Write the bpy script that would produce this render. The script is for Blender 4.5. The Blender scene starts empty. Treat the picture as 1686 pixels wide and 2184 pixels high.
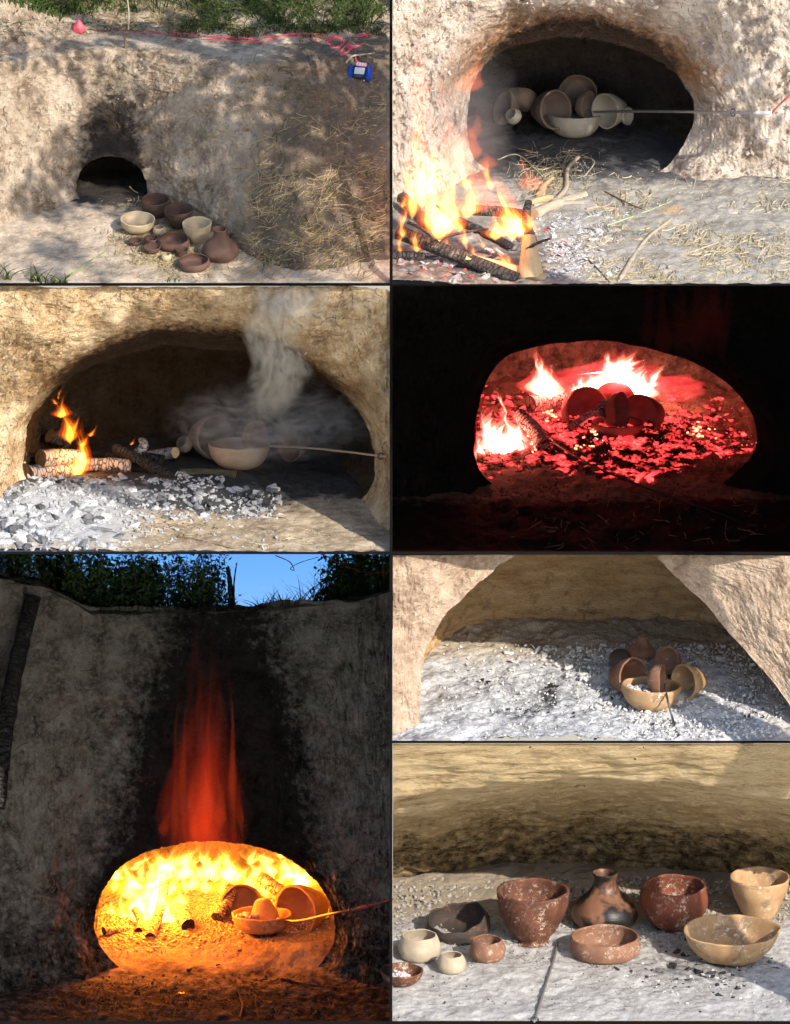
import bpy, bmesh, math, random
import numpy as np
from mathutils import Vector, Matrix, Euler

# ------------------------------------------------------------------ layout
# Seven compartments of one leaning display case. Cabinet axes: x right, y up
# the front plane, d into the case. 400 drawing units to the metre.
TH = math.radians(18.0); ST, CT = math.sin(TH), math.cos(TH)
DC = 60.0
random.seed(7); RNG = np.random.default_rng(7)
def cab(x, y, d): return Vector((x, y*ST + d*CT, y*CT - d*ST))
def pd(px, py, d):
    k = 1 + d/DC
    return cab((px-843)/400*k, (1092-py)/400*k, d)
def pY(px, py, Y):
    y0 = (1092-py)/400
    return pd(px, py, (Y - y0*ST)/(CT + y0*ST/DC))
def pz(px, py, z):
    y0 = (1092-py)/400
    return pd(px, py, (y0*CT - z)/(ST - y0*CT/DC))
def hit(px, py, zf, d0=-.3, d1=9.0):
    lo = d0; n = 400
    for i in range(n):
        d = d0 + (d1-d0)*i/n
        p = pd(px, py, d)
        if p.z <= zf(p.x, p.y):
            a, b = lo, d
            for _ in range(12):
                m = (a+b)/2; q = pd(px, py, m)
                if q.z <= zf(q.x, q.y): b = m
                else: a = m
            return pd(px, py, b)
        lo = d
    return pd(px, py, d1)
def ZA(x, y): return (x*.5, y*.5)
def ZC(x, y): return (x*.5, 602.1+y*.5)
def ZE(x, y): return (x*.5, 1175.4+y*.5)
def ZB(x, y): return (828.5+x*.5086, y*.5086)
def ZD(x, y): return (828.5+x*.5086, 602.1+y*.5086)
def ZF(x, y): return (828.5+x*.5086, 1175.4+y*.5086)
def ZG(x, y): return (828.5+x*.5086, 1580+y*.5086)

# ------------------------------------------------------------------ camera
scn = bpy.context.scene
cam = bpy.data.cameras.new('camera'); camo = bpy.data.objects.new('camera', cam)
scn.collection.objects.link(camo); scn.camera = camo
camo.location = cab(0, 0, -DC); camo.rotation_euler = (math.pi/2 - TH, 0, 0)
cam.sensor_fit = 'VERTICAL'; cam.sensor_height = 24; cam.lens = 24*DC/5.46
cam.clip_start = .5; cam.clip_end = 3000
# ------------------------------------------------------------------ light
SUN_EL, SUN_AZ = math.radians(31), math.radians(35)      # azimuth: to the right of the viewer
S = Vector((math.sin(SUN_AZ)*math.cos(SUN_EL), -math.cos(SUN_AZ)*math.cos(SUN_EL), math.sin(SUN_EL)))
w = bpy.data.worlds.new('World'); scn.world = w; w.use_nodes = True
nt = w.node_tree; bg = nt.nodes['Background']
sky = nt.nodes.new('ShaderNodeTexSky'); sky.sky_type = 'NISHITA'; sky.sun_disc = False
sky.sun_elevation = SUN_EL; sky.sun_rotation = math.atan2(S.x, S.y)
nt.links.new(sky.outputs[0], bg.inputs[0]); bg.inputs[1].default_value = .15
sl = bpy.data.lights.new('sun', 'SUN'); sl.energy = 3.6; sl.angle = math.radians(.5); sl.color = (1, .93, .82)
so = bpy.data.objects.new('sun', sl); scn.collection.objects.link(so)
so.rotation_euler = (-S).to_track_quat('-Z', 'Y').to_euler(); so.location = S*30
vs = scn.view_settings; vs.view_transform = 'Standard'; vs.look = 'None'; vs.gamma = 1; vs.exposure = .75
scn.cycles.use_denoising = True; scn.cycles.use_adaptive_sampling = True; scn.cycles.adaptive_threshold = .035; scn.cycles.adaptive_min_samples = 14
scn.cycles.max_bounces = 6; scn.cycles.diffuse_bounces = 4; scn.cycles.volume_bounces = 1
scn.cycles.transparent_max_bounces = 16
scn.cycles.volume_step_rate = 1.5; scn.cycles.volume_max_steps = 128
COL = scn.collection

# ------------------------------------------------------------------ noise
_perm = np.random.default_rng(3).permutation(256); _perm = np.concatenate([_perm]*3)
_grad = np.random.default_rng(4).normal(size=(256, 3)); _grad /= np.linalg.norm(_grad, axis=1)[:, None]
def perlin(p):
    i = np.floor(p).astype(int); f = p - i; i &= 255
    u = f*f*f*(f*(f*6-15)+10); out = np.zeros(len(p))
    for dx in (0, 1):
        for dy in (0, 1):
            for dz in (0, 1):
                h = _perm[_perm[_perm[i[:, 0]+dx]+i[:, 1]+dy]+i[:, 2]+dz]
                g = _grad[h]; v = (g*(f-np.array([dx, dy, dz]))).sum(1)
                wx = u[:, 0] if dx else 1-u[:, 0]; wy = u[:, 1] if dy else 1-u[:, 1]; wz = u[:, 2] if dz else 1-u[:, 2]
                out += v*wx*wy*wz
    return out*1.6
def fbm(p, scale=1., octs=4, gain=.5, ridged=False):
    p = np.asarray(p, float)*scale; out = 0; a = 1
    for k in range(octs):
        n = perlin(p + 17.3*k)
        out = out + a*((1-2*np.abs(n))-.3 if ridged else n); a *= gain; p = p*2.03
    return out
def sstep(a, b, x):
    t = np.clip((x-a)/(b-a), 0, 1); return t*t*(3-2*t)

# ------------------------------------------------------------------ materials
class NT:
    def __init__(s, name):
        s.m = bpy.data.materials.new(name); s.m.use_nodes = True; s.t = s.m.node_tree; s.t.nodes.clear()
        s.out = s.n('OutputMaterial')
    def n(s, kind, **kw):
        nd = s.t.nodes.new('ShaderNode'+kind)
        for k, v in kw.items(): setattr(nd, k, v)
        return nd
    def l(s, a, b): s.t.links.new(a, b)
    def coord(s, scale=(1, 1, 1), obj=True):
        tc = s.n('TexCoord'); mp = s.n('Mapping'); mp.inputs['Scale'].default_value = scale
        s.l(tc.outputs['Object'], mp.inputs[0]); return mp.outputs[0]
    def noise(s, vec, scale, detail=5, rough=.6, dist=0):
        nd = s.n('TexNoise'); nd.inputs['Scale'].default_value = scale; nd.inputs['Detail'].default_value = detail
        nd.inputs['Roughness'].default_value = rough; nd.inputs['Distortion'].default_value = dist
        s.l(vec, nd.inputs['Vector']); return nd.outputs[0]
    def voro(s, vec, scale, feature='F1', out=0):
        nd = s.n('TexVoronoi', feature=feature); nd.inputs['Scale'].default_value = scale
        s.l(vec, nd.inputs['Vector']); return nd.outputs[out]
    def ramp(s, fac, stops):
        nd = s.n('ValToRGB'); e = nd.color_ramp.elements
        while len(e) < len(stops): e.new(.5)
        for el, (p, c) in zip(e, stops):
            el.position = p; el.color = (*c, 1) if len(c) == 3 else c
        s.l(fac, nd.inputs[0]); return nd.outputs[0]
    def mix(s, fac, a, b, mode='MIX'):
        nd = s.n('Mix', data_type='RGBA', blend_type=mode)
        if isinstance(fac, (int, float)): nd.inputs[0].default_value = fac
        else: s.l(fac, nd.inputs[0])
        for k, v in ((6, a), (7, b)):
            if isinstance(v, tuple): nd.inputs[k].default_value = (*v, 1)
            else: s.l(v, nd.inputs[k])
        return nd.outputs[2]
    def math(s, op, a, b=0., clamp=False):
        nd = s.n('Math', operation=op, use_clamp=clamp)
        for k, v in ((0, a), (1, b)):
            if isinstance(v, (int, float)): nd.inputs[k].default_value = v
            else: s.l(v, nd.inputs[k])
        return nd.outputs[0]
    def attr(s, name):
        nd = s.n('Attribute', attribute_name=name); return nd.outputs['Fac']
    def bump(s, h, strength, dist, prev=None):
        nd = s.n('Bump'); nd.inputs['Strength'].default_value = strength; nd.inputs['Distance'].default_value = dist
        s.l(h, nd.inputs['Height'])
        if prev is not None: s.l(prev, nd.inputs['Normal'])
        return nd.outputs[0]
    def bsdf(s, col, rough=.85, normal=None, spec=.25, emis=None, estr=0.):
        b = s.n('BsdfPrincipled')
        if isinstance(col, tuple): b.inputs['Base Color'].default_value = (*col, 1)
        else: s.l(col, b.inputs['Base Color'])
        if isinstance(rough, (int, float)): b.inputs['Roughness'].default_value = rough
        else: s.l(rough, b.inputs['Roughness'])
        b.inputs['Specular IOR Level'].default_value = spec
        if normal is not None: s.l(normal, b.inputs['Normal'])
        if emis is not None:
            if isinstance(emis, tuple): b.inputs['Emission Color'].default_value = (*emis, 1)
            else: s.l(emis, b.inputs['Emission Color'])
            if isinstance(estr, (int, float)): b.inputs['Emission Strength'].default_value = estr
            else: s.l(estr, b.inputs['Emission Strength'])
        s.l(b.outputs[0], s.out.inputs[0]); return s.m

def m_earth(name, dark, mid, light, soot=(.012, .010, .009), scorch=(.22, .10, .05), sc=1., layered=False, bumpd=.026, extra=None):
    t = NT(name); v = t.coord((1, 1, 4.5) if layered else (1, 1, 1))
    n1 = t.noise(v, 5*sc, 3, .6); n2 = t.noise(v, 26*sc, 3, .7); n3 = t.noise(v, 120*sc, 2, .7)
    c = t.ramp(n1, [(.30, dark), (.5, mid), (.72, light)])
    c = t.mix(t.math('MULTIPLY', t.ramp(n2, [(.45, (0, 0, 0)), (.62, (1, 1, 1))]), .55), c, light)
    c = t.mix(t.math('MULTIPLY', t.ramp(n3, [(.54, (0, 0, 0)), (.66, (1, 1, 1))]), .45), c, dark)
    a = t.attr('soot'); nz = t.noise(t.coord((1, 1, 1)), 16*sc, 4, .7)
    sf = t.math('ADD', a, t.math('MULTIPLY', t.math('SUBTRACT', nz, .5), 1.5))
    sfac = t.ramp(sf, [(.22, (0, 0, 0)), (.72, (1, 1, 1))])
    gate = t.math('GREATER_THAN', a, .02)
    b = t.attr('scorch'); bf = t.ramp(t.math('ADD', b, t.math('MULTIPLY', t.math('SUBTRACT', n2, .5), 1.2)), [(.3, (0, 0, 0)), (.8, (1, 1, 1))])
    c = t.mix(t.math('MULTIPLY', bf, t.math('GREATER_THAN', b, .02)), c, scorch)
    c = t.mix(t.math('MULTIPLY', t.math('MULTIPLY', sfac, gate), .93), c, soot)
    vo = t.voro(v, 38*sc)
    h = t.bump(n2, .55, bumpd*.9)
    h = t.bump(t.ramp(vo, [(.0, (0, 0, 0)), (.45, (1, 1, 1))]), .5, bumpd*.5, h)
    h = t.bump(n3, .8, bumpd*.32, h)
    return t.bsdf(c, .95, h, .1)
def m_clay(name, c1, c2, spot=None, sc=1., rough=.7, bumpd=.002, spotthr=.62, patch=None, patchthr=.6):
    t = NT(name); v = t.coord()
    n1 = t.noise(v, 9*sc, 5, .6); n2 = t.noise(v, 60*sc, 4, .7); n3 = t.noise(v, 7*sc, 4, .55, .6)
    c = t.ramp(n1, [(.32, c1), (.68, c2)])
    if patch: c = t.mix(t.ramp(n3, [(patchthr-.05, (0, 0, 0)), (patchthr+.06, (1, 1, 1))]), c, patch)
    if spot:
        mk = t.math('MULTIPLY', t.ramp(t.noise(v, 8*sc, 3, .6, .5), [(.46, (0, 0, 0)), (.66, (1, 1, 1))]), .85)
        c = t.mix(t.math('MULTIPLY', t.ramp(t.noise(v, 40*sc, 6, .75, .8), [(spotthr-.06, (0, 0, 0)), (spotthr+.02, (1, 1, 1))]), mk), c, spot)
    st = t.noise(t.coord((1, 1, 14)), 10*sc, 4, .6)
    h = t.bump(n2, .5, bumpd); h = t.bump(st, .4, bumpd*1.5, h)
    return t.bsdf(c, rough, h, .3)
def m_plain(name, col, rough=.6, spec=.3, metal=0.):
    t = NT(name); v = t.coord(); n = t.noise(v, 40, 4)
    c = t.mix(n, tuple(x*.75 for x in col), tuple(min(1, x*1.2) for x in col))
    m = t.bsdf(c, rough, t.bump(n, .2, .001), spec)
    if metal: [x for x in t.t.nodes if x.type == 'BSDF_PRINCIPLED'][0].inputs['Metallic'].default_value = metal
    return m
def m_random(name, cols, rough=.85, bumpd=.002, trans=0.):
    """colour varies from piece to piece (random per mesh island)"""
    t = NT(name); g = t.n('NewGeometry')
    c = t.ramp(g.outputs['Random Per Island'], [(i/max(1, len(cols)-1), x) for i, x in enumerate(cols)])
    n = t.noise(t.coord(), 70, 4); c = t.mix(t.math('MULTIPLY', n, .5), c, tuple(x*.5 for x in cols[0]))
    m = t.bsdf(c, rough, t.bump(n, .4, bumpd), .15)
    if trans:
        b = [x for x in t.t.nodes if x.type == 'BSDF_PRINCIPLED'][0]
        tr = t.n('BsdfTranslucent'); t.l(c, tr.inputs[0]); mx = t.n('MixShader'); mx.inputs[0].default_value = trans
        t.l(b.outputs[0], mx.inputs[1]); t.l(tr.outputs[0], mx.inputs[2]); t.l(mx.outputs[0], t.out.inputs[0])
    return m
def m_lump(name, c1, c2, dark, rough=.95, sc=1.):
    """ash or charcoal lump: tone differs from lump to lump"""
    t = NT(name); v = t.coord(); oi = t.n('ObjectInfo')
    n1 = t.noise(v, 30*sc, 5, .7); vo = t.voro(v, 45*sc, 'DISTANCE_TO_EDGE')
    c = t.mix(oi.outputs['Random'], c1, c2); c = t.mix(t.ramp(n1, [(.48, (0, 0, 0)), (.74, (1, 1, 1))]), c, dark)
    c = t.mix(t.ramp(vo, [(0., (.7, .7, .7)), (.05, (0, 0, 0))]), c, dark)
    return t.bsdf(c, rough, t.bump(n1, .8, .006), .1)
def m_charlog(name, white=(.62, .60, .58), black=(.012, .011, .010), cover=.5, sc=1.):
    t = NT(name); v = t.coord((1, 1, 1.0)); vs_ = t.coord((.55, .55, 1.6))
    vo = t.voro(vs_, 30*sc, 'DISTANCE_TO_EDGE'); n = t.noise(v, 12*sc, 6, .7); n2 = t.noise(v, 70, 5, .7)
    crack = t.ramp(t.math('ADD', vo, t.math('MULTIPLY', t.math('SUBTRACT', n2, .5), .12)), [(.0, (1, 1, 1)), (.055, (0, 0, 0))])
    cov = t.ramp(n, [(cover-.06, (0, 0, 0)), (cover+.06, (1, 1, 1))])
    c = t.mix(cov, white, black); c = t.mix(crack, c, black)
    c = t.mix(t.math('MULTIPLY', n2, .35), c, (.18, .17, .165))
    h = t.bump(t.ramp(vo, [(0, (0, 0, 0)), (.12, (1, 1, 1))]), 1., .012); h = t.bump(n2, .6, .004, h)
    return t.bsdf(c, .95, h, .1)
def m_wood(name, c1, c2, sc=1.):
    t = NT(name); v = t.coord((6, 6, .6)); n = t.noise(v, 6*sc, 6, .65, .4); n2 = t.noise(t.coord(), 50, 4)
    c = t.ramp(n, [(.3, c1), (.7, c2)]); c = t.mix(t.math('MULTIPLY', n2, .3), c, tuple(x*.4 for x in c1))
    return t.bsdf(c, .85, t.bump(n, .7, .006), .2)
def m_emit(name, col, strength):
    t = NT(name); v = t.coord(); n = t.noise(v, 2.2, 5, .7)
    return t.bsdf((.03, .02, .02), .9, t.bump(n, .7, .006), .1, col, t.math('MULTIPLY', t.ramp(n, [(.38, (0, 0, 0)), (.62, (1, 1, 1))]), strength))
def m_flame(name, col, strength, absorb=0.):
    t = NT(name); e = t.n('Emission'); e.inputs[0].default_value = (*col, 1); e.inputs[1].default_value = strength
    t.l(e.outputs[0], t.out.inputs['Volume']); return t.m

# ------------------------------------------------------------------ object helpers
def tag(o, label=None, cat=None, group=None, kind=None):
    if label: o['label'] = label
    if cat: o['category'] = cat
    if group: o['group'] = group
    if kind: o['kind'] = kind
    return o
def link(name, me, mat=None, parent=None, loc=None, rot=None):
    o = bpy.data.objects.new(name, me); COL.objects.link(o)
    if mat is not None and me is not None and not me.materials: me.materials.append(mat)
    if parent is not None: o.parent = parent
    if loc is not None: o.location = loc
    if rot is not None: o.rotation_euler = rot
    return o
def empty(name, loc, rot=None):
    o = bpy.data.objects.new(name, None); COL.objects.link(o); o.location = loc; o.empty_display_size = .05
    if rot is not None: o.rotation_euler = rot
    return o
def mesh(name, v, f, smooth=True, attrs=None):
    me = bpy.data.meshes.new(name)
    if isinstance(v, np.ndarray): v = v.tolist()
    if isinstance(f, np.ndarray): f = f.tolist()
    me.from_pydata(v, [], f)
    if smooth: me.polygons.foreach_set('use_smooth', [True]*len(me.polygons))
    for k, a in (attrs or {}).items():
        at = me.attributes.new(k, 'FLOAT', 'POINT'); at.data.foreach_set('value', np.asarray(a, np.float32))
    me.update(); return me
def grid_faces(nr, nc, wrap=False, flip=False):
    r = np.arange(nr-1)[:, None]; c = np.arange(nc if wrap else nc-1)[None, :]
    c2 = (c+1) % nc
    a = r*nc+c; b = r*nc+c2; d = (r+1)*nc+c; e = (r+1)*nc+c2
    f = np.stack([a, b, e, d], -1).reshape(-1, 4)
    return f[:, ::-1] if flip else f
def clip_above(me, y):
    """cut a mesh flush under a board of the case lying in the cabinet plane y"""
    bm = bmesh.new(); bm.from_mesh(me)
    bmesh.ops.bisect_plane(bm, geom=bm.verts[:]+bm.edges[:]+bm.faces[:], plane_co=cab(0, y, 0), plane_no=Vector((0, ST, CT)), clear_outer=True)
    bm.to_mesh(me); bm.free()
def clip_below(me, z):
    bm = bmesh.new(); bm.from_mesh(me)
    bmesh.ops.bisect_plane(bm, geom=bm.verts[:]+bm.edges[:]+bm.faces[:], plane_co=(0, 0, z), plane_no=(0, 0, -1), clear_outer=True)
    bm.to_mesh(me); bm.free()
def tube_mesh(name, pts, rad, seg=8, caps=True, jit=0.):
    pts = [Vector(p) for p in pts]; n = len(pts)
    if not hasattr(rad, '__len__'): rad = [rad]*n
    vs_, fs = [], []; prev = None
    for i, p in enumerate(pts):
        tdir = (pts[min(i+1, n-1)]-pts[max(i-1, 0)]).normalized()
        if prev is None:
            u = tdir.orthogonal().normalized()
        else:
            u = (prev - tdir*prev.dot(tdir)).normalized()
        prev = u; v = tdir.cross(u)
        for k in range(seg):
            a = 2*math.pi*k/seg; r = rad[i]*(1+random.uniform(-jit, jit))
            vs_.append(p + (u*math.cos(a)+v*math.sin(a))*r)
    for i in range(n-1):
        for k in range(seg):
            fs.append((i*seg+k, i*seg+(k+1) % seg, (i+1)*seg+(k+1) % seg, (i+1)*seg+k))
    if caps:
        fs.append(tuple(range(seg))[::-1]); fs.append(tuple((n-1)*seg+k for k in range(seg)))
    return mesh(name, vs_, fs)
def smooth_path(pts, n=24):
    pts = [Vector(p) for p in pts]; P = [pts[0]]+pts+[pts[-1]]; out = []
    m = len(pts)-1
    for i in range(n+1):
        t = i/n*m; k = min(int(t), m-1); u = t-k
        a, b, c, d = P[k], P[k+1], P[k+2], P[k+3]
        out.append(.5*((2*b)+(c-a)*u+(2*a-5*b+4*c-d)*u*u+(3*b-a-3*c+d)*u**3))
    return out

# ------------------------------------------------------------------ shared materials
EARTH_A = m_earth('earth_grey_brown', (.13, .09, .062), (.29, .22, .158), (.50, .415, .32), scorch=(.13, .098, .072))
EARTH_B = m_earth('earth_pale', (.25, .19, .145), (.45, .375, .315), (.64, .57, .50), soot=(.035, .026, .022), scorch=(.30, .16, .08))
EARTH_C = m_earth('earth_tan', (.17, .095, .042), (.42, .28, .145), (.70, .55, .36), soot=(.022, .014, .009), scorch=(.20, .10, .04), sc=1.2)
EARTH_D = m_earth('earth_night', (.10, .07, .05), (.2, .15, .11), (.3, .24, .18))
EARTH_E = m_earth('earth_dusk', (.08, .068, .052), (.27, .235, .185), (.50, .46, .38), sc=1.4, bumpd=.04)
EARTH_F = m_earth('earth_fired_tan', (.40, .23, .10), (.66, .44, .22), (.80, .60, .38), soot=(.07, .04, .02), scorch=(.42, .23, .095), layered=True)
EARTH_FC = m_earth('earth_pinkish', (.22, .145, .10), (.40, .295, .215), (.56, .44, .34), soot=(.05, .03, .02))
EARTH_G = m_earth('earth_fired_yellow', (.30, .20, .10), (.58, .43, .235), (.74, .58, .36), soot=(.03, .018, .008), scorch=(.30, .18, .07), layered=True)
FLOOR_A = m_earth('ground_dusty', (.24, .18, .13), (.42, .33, .245), (.58, .48, .37), soot=(.02, .018, .018), bumpd=.012)
FLOOR_B = m_earth('ground_pale_grey', (.20, .18, .155), (.34, .315, .275), (.50, .46, .41), soot=(.09, .09, .095), scorch=(.5, .36, .22), bumpd=.010)
FLOOR_C = m_earth('ground_sandy', (.20, .15, .10), (.36, .28, .19), (.58, .48, .36), soot=(.045, .045, .047), scorch=(.40, .40, .41), bumpd=.010)
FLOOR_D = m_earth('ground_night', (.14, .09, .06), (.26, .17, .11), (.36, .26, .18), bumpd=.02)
FLOOR_E = m_earth('ground_dusk', (.12, .10, .085), (.24, .205, .17), (.34, .30, .26), bumpd=.014)
ASH_F = m_earth('ash_bed_white', (.22, .22, .235), (.45, .455, .475), (.66, .665, .69), soot=(.03, .03, .035), scorch=(.48, .40, .30), sc=1.6, bumpd=.014)
ASH_G = m_earth('ash_bed_smooth', (.25, .235, .225), (.42, .40, .39), (.54, .53, .52), soot=(.04, .038, .036), scorch=(.34, .28, .21), sc=1.4, bumpd=.008)
CLAY_BROWN = m_clay('clay_brown', (.078, .042, .031), (.125, .068, .05), sc=1)
CLAY_BROWN2 = m_clay('clay_dark_brown', (.066, .037, .028), (.105, .058, .042))
CLAY_CREAM = m_clay('clay_cream', (.42, .32, .20), (.52, .41, .27))
CLAY_PALE = m_clay('clay_pale_raw', (.40, .36, .29), (.50, .46, .38))
CLAY_DIM = m_clay('clay_raw_brown', (.16, .115, .095), (.22, .165, .135))
CLAY_RED = m_clay('clay_fired_red', (.13, .035, .018), (.22, .062, .03), spot=(.62, .55, .45), spotthr=.57)
CLAY_REDDK = m_clay('clay_fired_dark_red', (.07, .028, .018), (.17, .062, .034), spot=(.6, .52, .42), spotthr=.58)
CLAY_TERRA = m_clay('clay_terracotta', (.17, .08, .048), (.27, .14, .085), spot=(.6, .52, .44), spotthr=.58)
CLAY_ORANGE = m_clay('clay_orange', (.36, .21, .10), (.50, .32, .165), spot=(.72, .66, .56), spotthr=.59, patch=(.26, .17, .10), patchthr=.60)
CLAY_GREYB = m_clay('clay_grey_buff', (.34, .27, .19), (.48, .41, .31), spot=(.07, .06, .055), spotthr=.66)
CLAY_SMOKED = m_clay('clay_smoked', (.15, .07, .042), (.24, .115, .068), patch=(.014, .012, .011), patchthr=.50, rough=.38)
CLAY_BLACK = m_clay('clay_black_brown', (.03, .025, .023), (.06, .042, .034), spot=(.24, .10, .05), spotthr=.6)
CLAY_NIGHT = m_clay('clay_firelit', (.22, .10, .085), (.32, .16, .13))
FRAME = m_plain('black_frame', (.008, .007, .007), .9, .02)
BOARD_DARK = m_plain('black_board', (.012, .012, .012), .9, .05)
BOARD_GREY = m_plain('grey_board', (.25, .28, .33), .95, .05)  # pale and cool, to bounce fill light into the dusk scene
STEEL = m_plain('steel', (.42, .42, .42), .38, .5, .85)
DARKSTEEL = m_plain('dark_steel', (.10, .10, .10), .45, .5, .6)
PINK = m_plain('pink_wire', (.62, .09, .13), .45)
PINKDIM = m_plain('pink_sleeve', (.45, .12, .12), .5)
WHITE_P = m_plain('white_plastic', (.72, .72, .74), .4)
BLUE_P = m_plain('blue_plastic', (.018, .055, .35), .4)
NAVY_P = m_plain('navy_plastic', (.012, .018, .05), .4)
SCREEN = m_plain('pale_screen', (.55, .58, .62), .25)
PINKPLUG = m_plain('pink_plug', (.62, .36, .50), .5)
GREEN = m_random('grass_green', [(.028, .055, .014), (.06, .105, .025), (.12, .16, .05), (.21, .20, .09)], trans=.35)
GREEN_DK = m_random('grass_dark', [(.02, .04, .015), (.035, .065, .02), (.05, .09, .03)], trans=.3)
LEAF = m_random('leaf_green', [(.03, .075, .015), (.06, .12, .02), (.10, .17, .035)], trans=.35)
STRAW = m_random('straw', [(.26, .19, .10), (.40, .30, .16), (.52, .42, .25), (.20, .15, .09)], bumpd=.001)
STRAW_B = m_random('straw_bleached', [(.46, .36, .20), (.60, .50, .31), (.70, .62, .44), (.36, .28, .17)], bumpd=.001)
STRAW_DK = m_random('straw_charred', [(.05, .035, .03), (.10, .07, .055), (.16, .10, .07), (.03, .025, .022)], bumpd=.001)
BARK = m_wood('bark_brown', (.10, .065, .04), (.22, .15, .095))
BARK_PALE = m_wood('stick_pale', (.36, .29, .21), (.56, .48, .38))
WOOD_PALE = m_wood('split_wood', (.52, .34, .17), (.70, .52, .32))
WOOD_CHAR = m_charlog('charred_wood', white=(.26, .24, .235), black=(.05, .042, .038), cover=.40)
LOG_ASH = m_charlog('ashy_log', cover=.56)
LOG_BLACK = m_charlog('black_log', white=(.30, .29, .29), cover=.34)
LOG_FIRE = m_charlog('log_in_fire', white=(.50, .44, .40), cover=.55)
CUT = m_wood('cut_wood_end', (.20, .10, .035), (.42, .24, .09))
ASHL = m_lump('ash_lump_white', (.40, .40, .41), (.70, .70, .71), (.17, .17, .175))
ASHL_F = m_lump('ash_crumb', (.56, .54, .52), (.76, .75, .74), (.30, .28, .26))
ASHL_L = m_lump('ash_lump_solid', (.38, .38, .39), (.70, .70, .71), (.10, .10, .105), sc=.055)
ASHL_FL = m_lump('ash_lump_fine', (.54, .52, .50), (.76, .75, .74), (.26, .24, .22), sc=.055)
COAL_L = m_lump('charcoal_solid', (.012, .012, .012), (.035, .033, .032), (.09, .088, .085), .6, sc=.055)
COAL = m_lump('charcoal', (.012, .012, .012), (.035, .033, .032), (.07, .068, .065), .7)
EMBER = m_emit('ember_red', (1, .05, .05), 2.6)
EMBER_HOT = m_emit('ember_hot', (1, .20, .10), 8.)
EMBER_O = m_emit('ember_orange', (1, .17, .012), 4.)

# ------------------------------------------------------------------ the case
case = empty('display_case', cab(0, -2.9, 0))
tag(case, 'black display case frame dividing the seven kiln scenes, with added light-blocking boards', 'frame')
INV = case.matrix_basis.inverted()
def board(name, x0, x1, y0, y1, d0, d1, mat, parent=case, kx=1., ky=1.):
    c = [cab(x*(kx if d == d1 else 1), y*(ky if d == d1 else 1), d) for x in (x0, x1) for y in (y0, y1) for d in (d0, d1)]
    me = mesh(name, [p - case.location for p in c], [(0, 1, 3, 2), (4, 6, 7, 5), (0, 4, 5, 1), (2, 3, 7, 6), (0, 2, 6, 4), (1, 5, 7, 3)], False)
    return link(name, me, mat, parent)
def X(px): return (px-843)/400
def Yc(py): return (1092-py)/400
def hbar(px0, px1, py0, py1, dd=.03): return board('rail', X(px0), X(px1), Yc(py1), Yc(py0), -.012, dd, FRAME)
board('mullion', X(831.5), X(837.5), Yc(2190), Yc(-8), -.016, .034, FRAME)
hbar(-10, 831.5, 603.5, 609.5); hbar(-10, 831.5, 1177, 1182); hbar(-10, 831.5, 2178, 2190)
hbar(837.5, 1700, 606, 609.5); hbar(837.5, 1700, 1177, 1183); hbar(837.5, 1700, 1580, 1585); hbar(837.5, 1700, 2178, 2190)
RD, RE = 3.6, 3.8          # how far the dark scenes d and e are set back
board('shade_partition', X(833), X(836), Yc(2290), Yc(1180.5), .036, 10.5, BOARD_GREY)      # e, side
board('shade_partition', X(-110), X(833)-.002, Yc(1181), Yc(1178.5), .032, 10.5, BOARD_GREY)      # e, top
board('shade_partition', X(-112), X(-109), Yc(2290), Yc(1181)-.002, -.01, 10.5, BOARD_GREY)  # e's boards are added to block the sun and bounce soft fill
board('shade_partition', X(-109)+.002, X(833)-.002, Yc(2290), Yc(2286), -.01, 10.5, BOARD_GREY)
board('shade_partition', X(833), X(836), Yc(1178), Yc(608.5), .036, 9., BOARD_DARK)         # d
board('shade_partition', X(836)+.002, X(1700), Yc(608.5), Yc(606.8), .032, 9., BOARD_DARK, kx=1.19, ky=1.19)  # d's boards are added to keep daylight out
board('shade_partition', X(836)+.002, X(1700), Yc(1182), Yc(1179), .032, 9., BOARD_DARK, kx=1.19)
board('shade_partition', X(1700)+.002, X(1703), Yc(1182), Yc(607), -.01, 9., BOARD_DARK, kx=1.19, ky=1.19)

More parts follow.
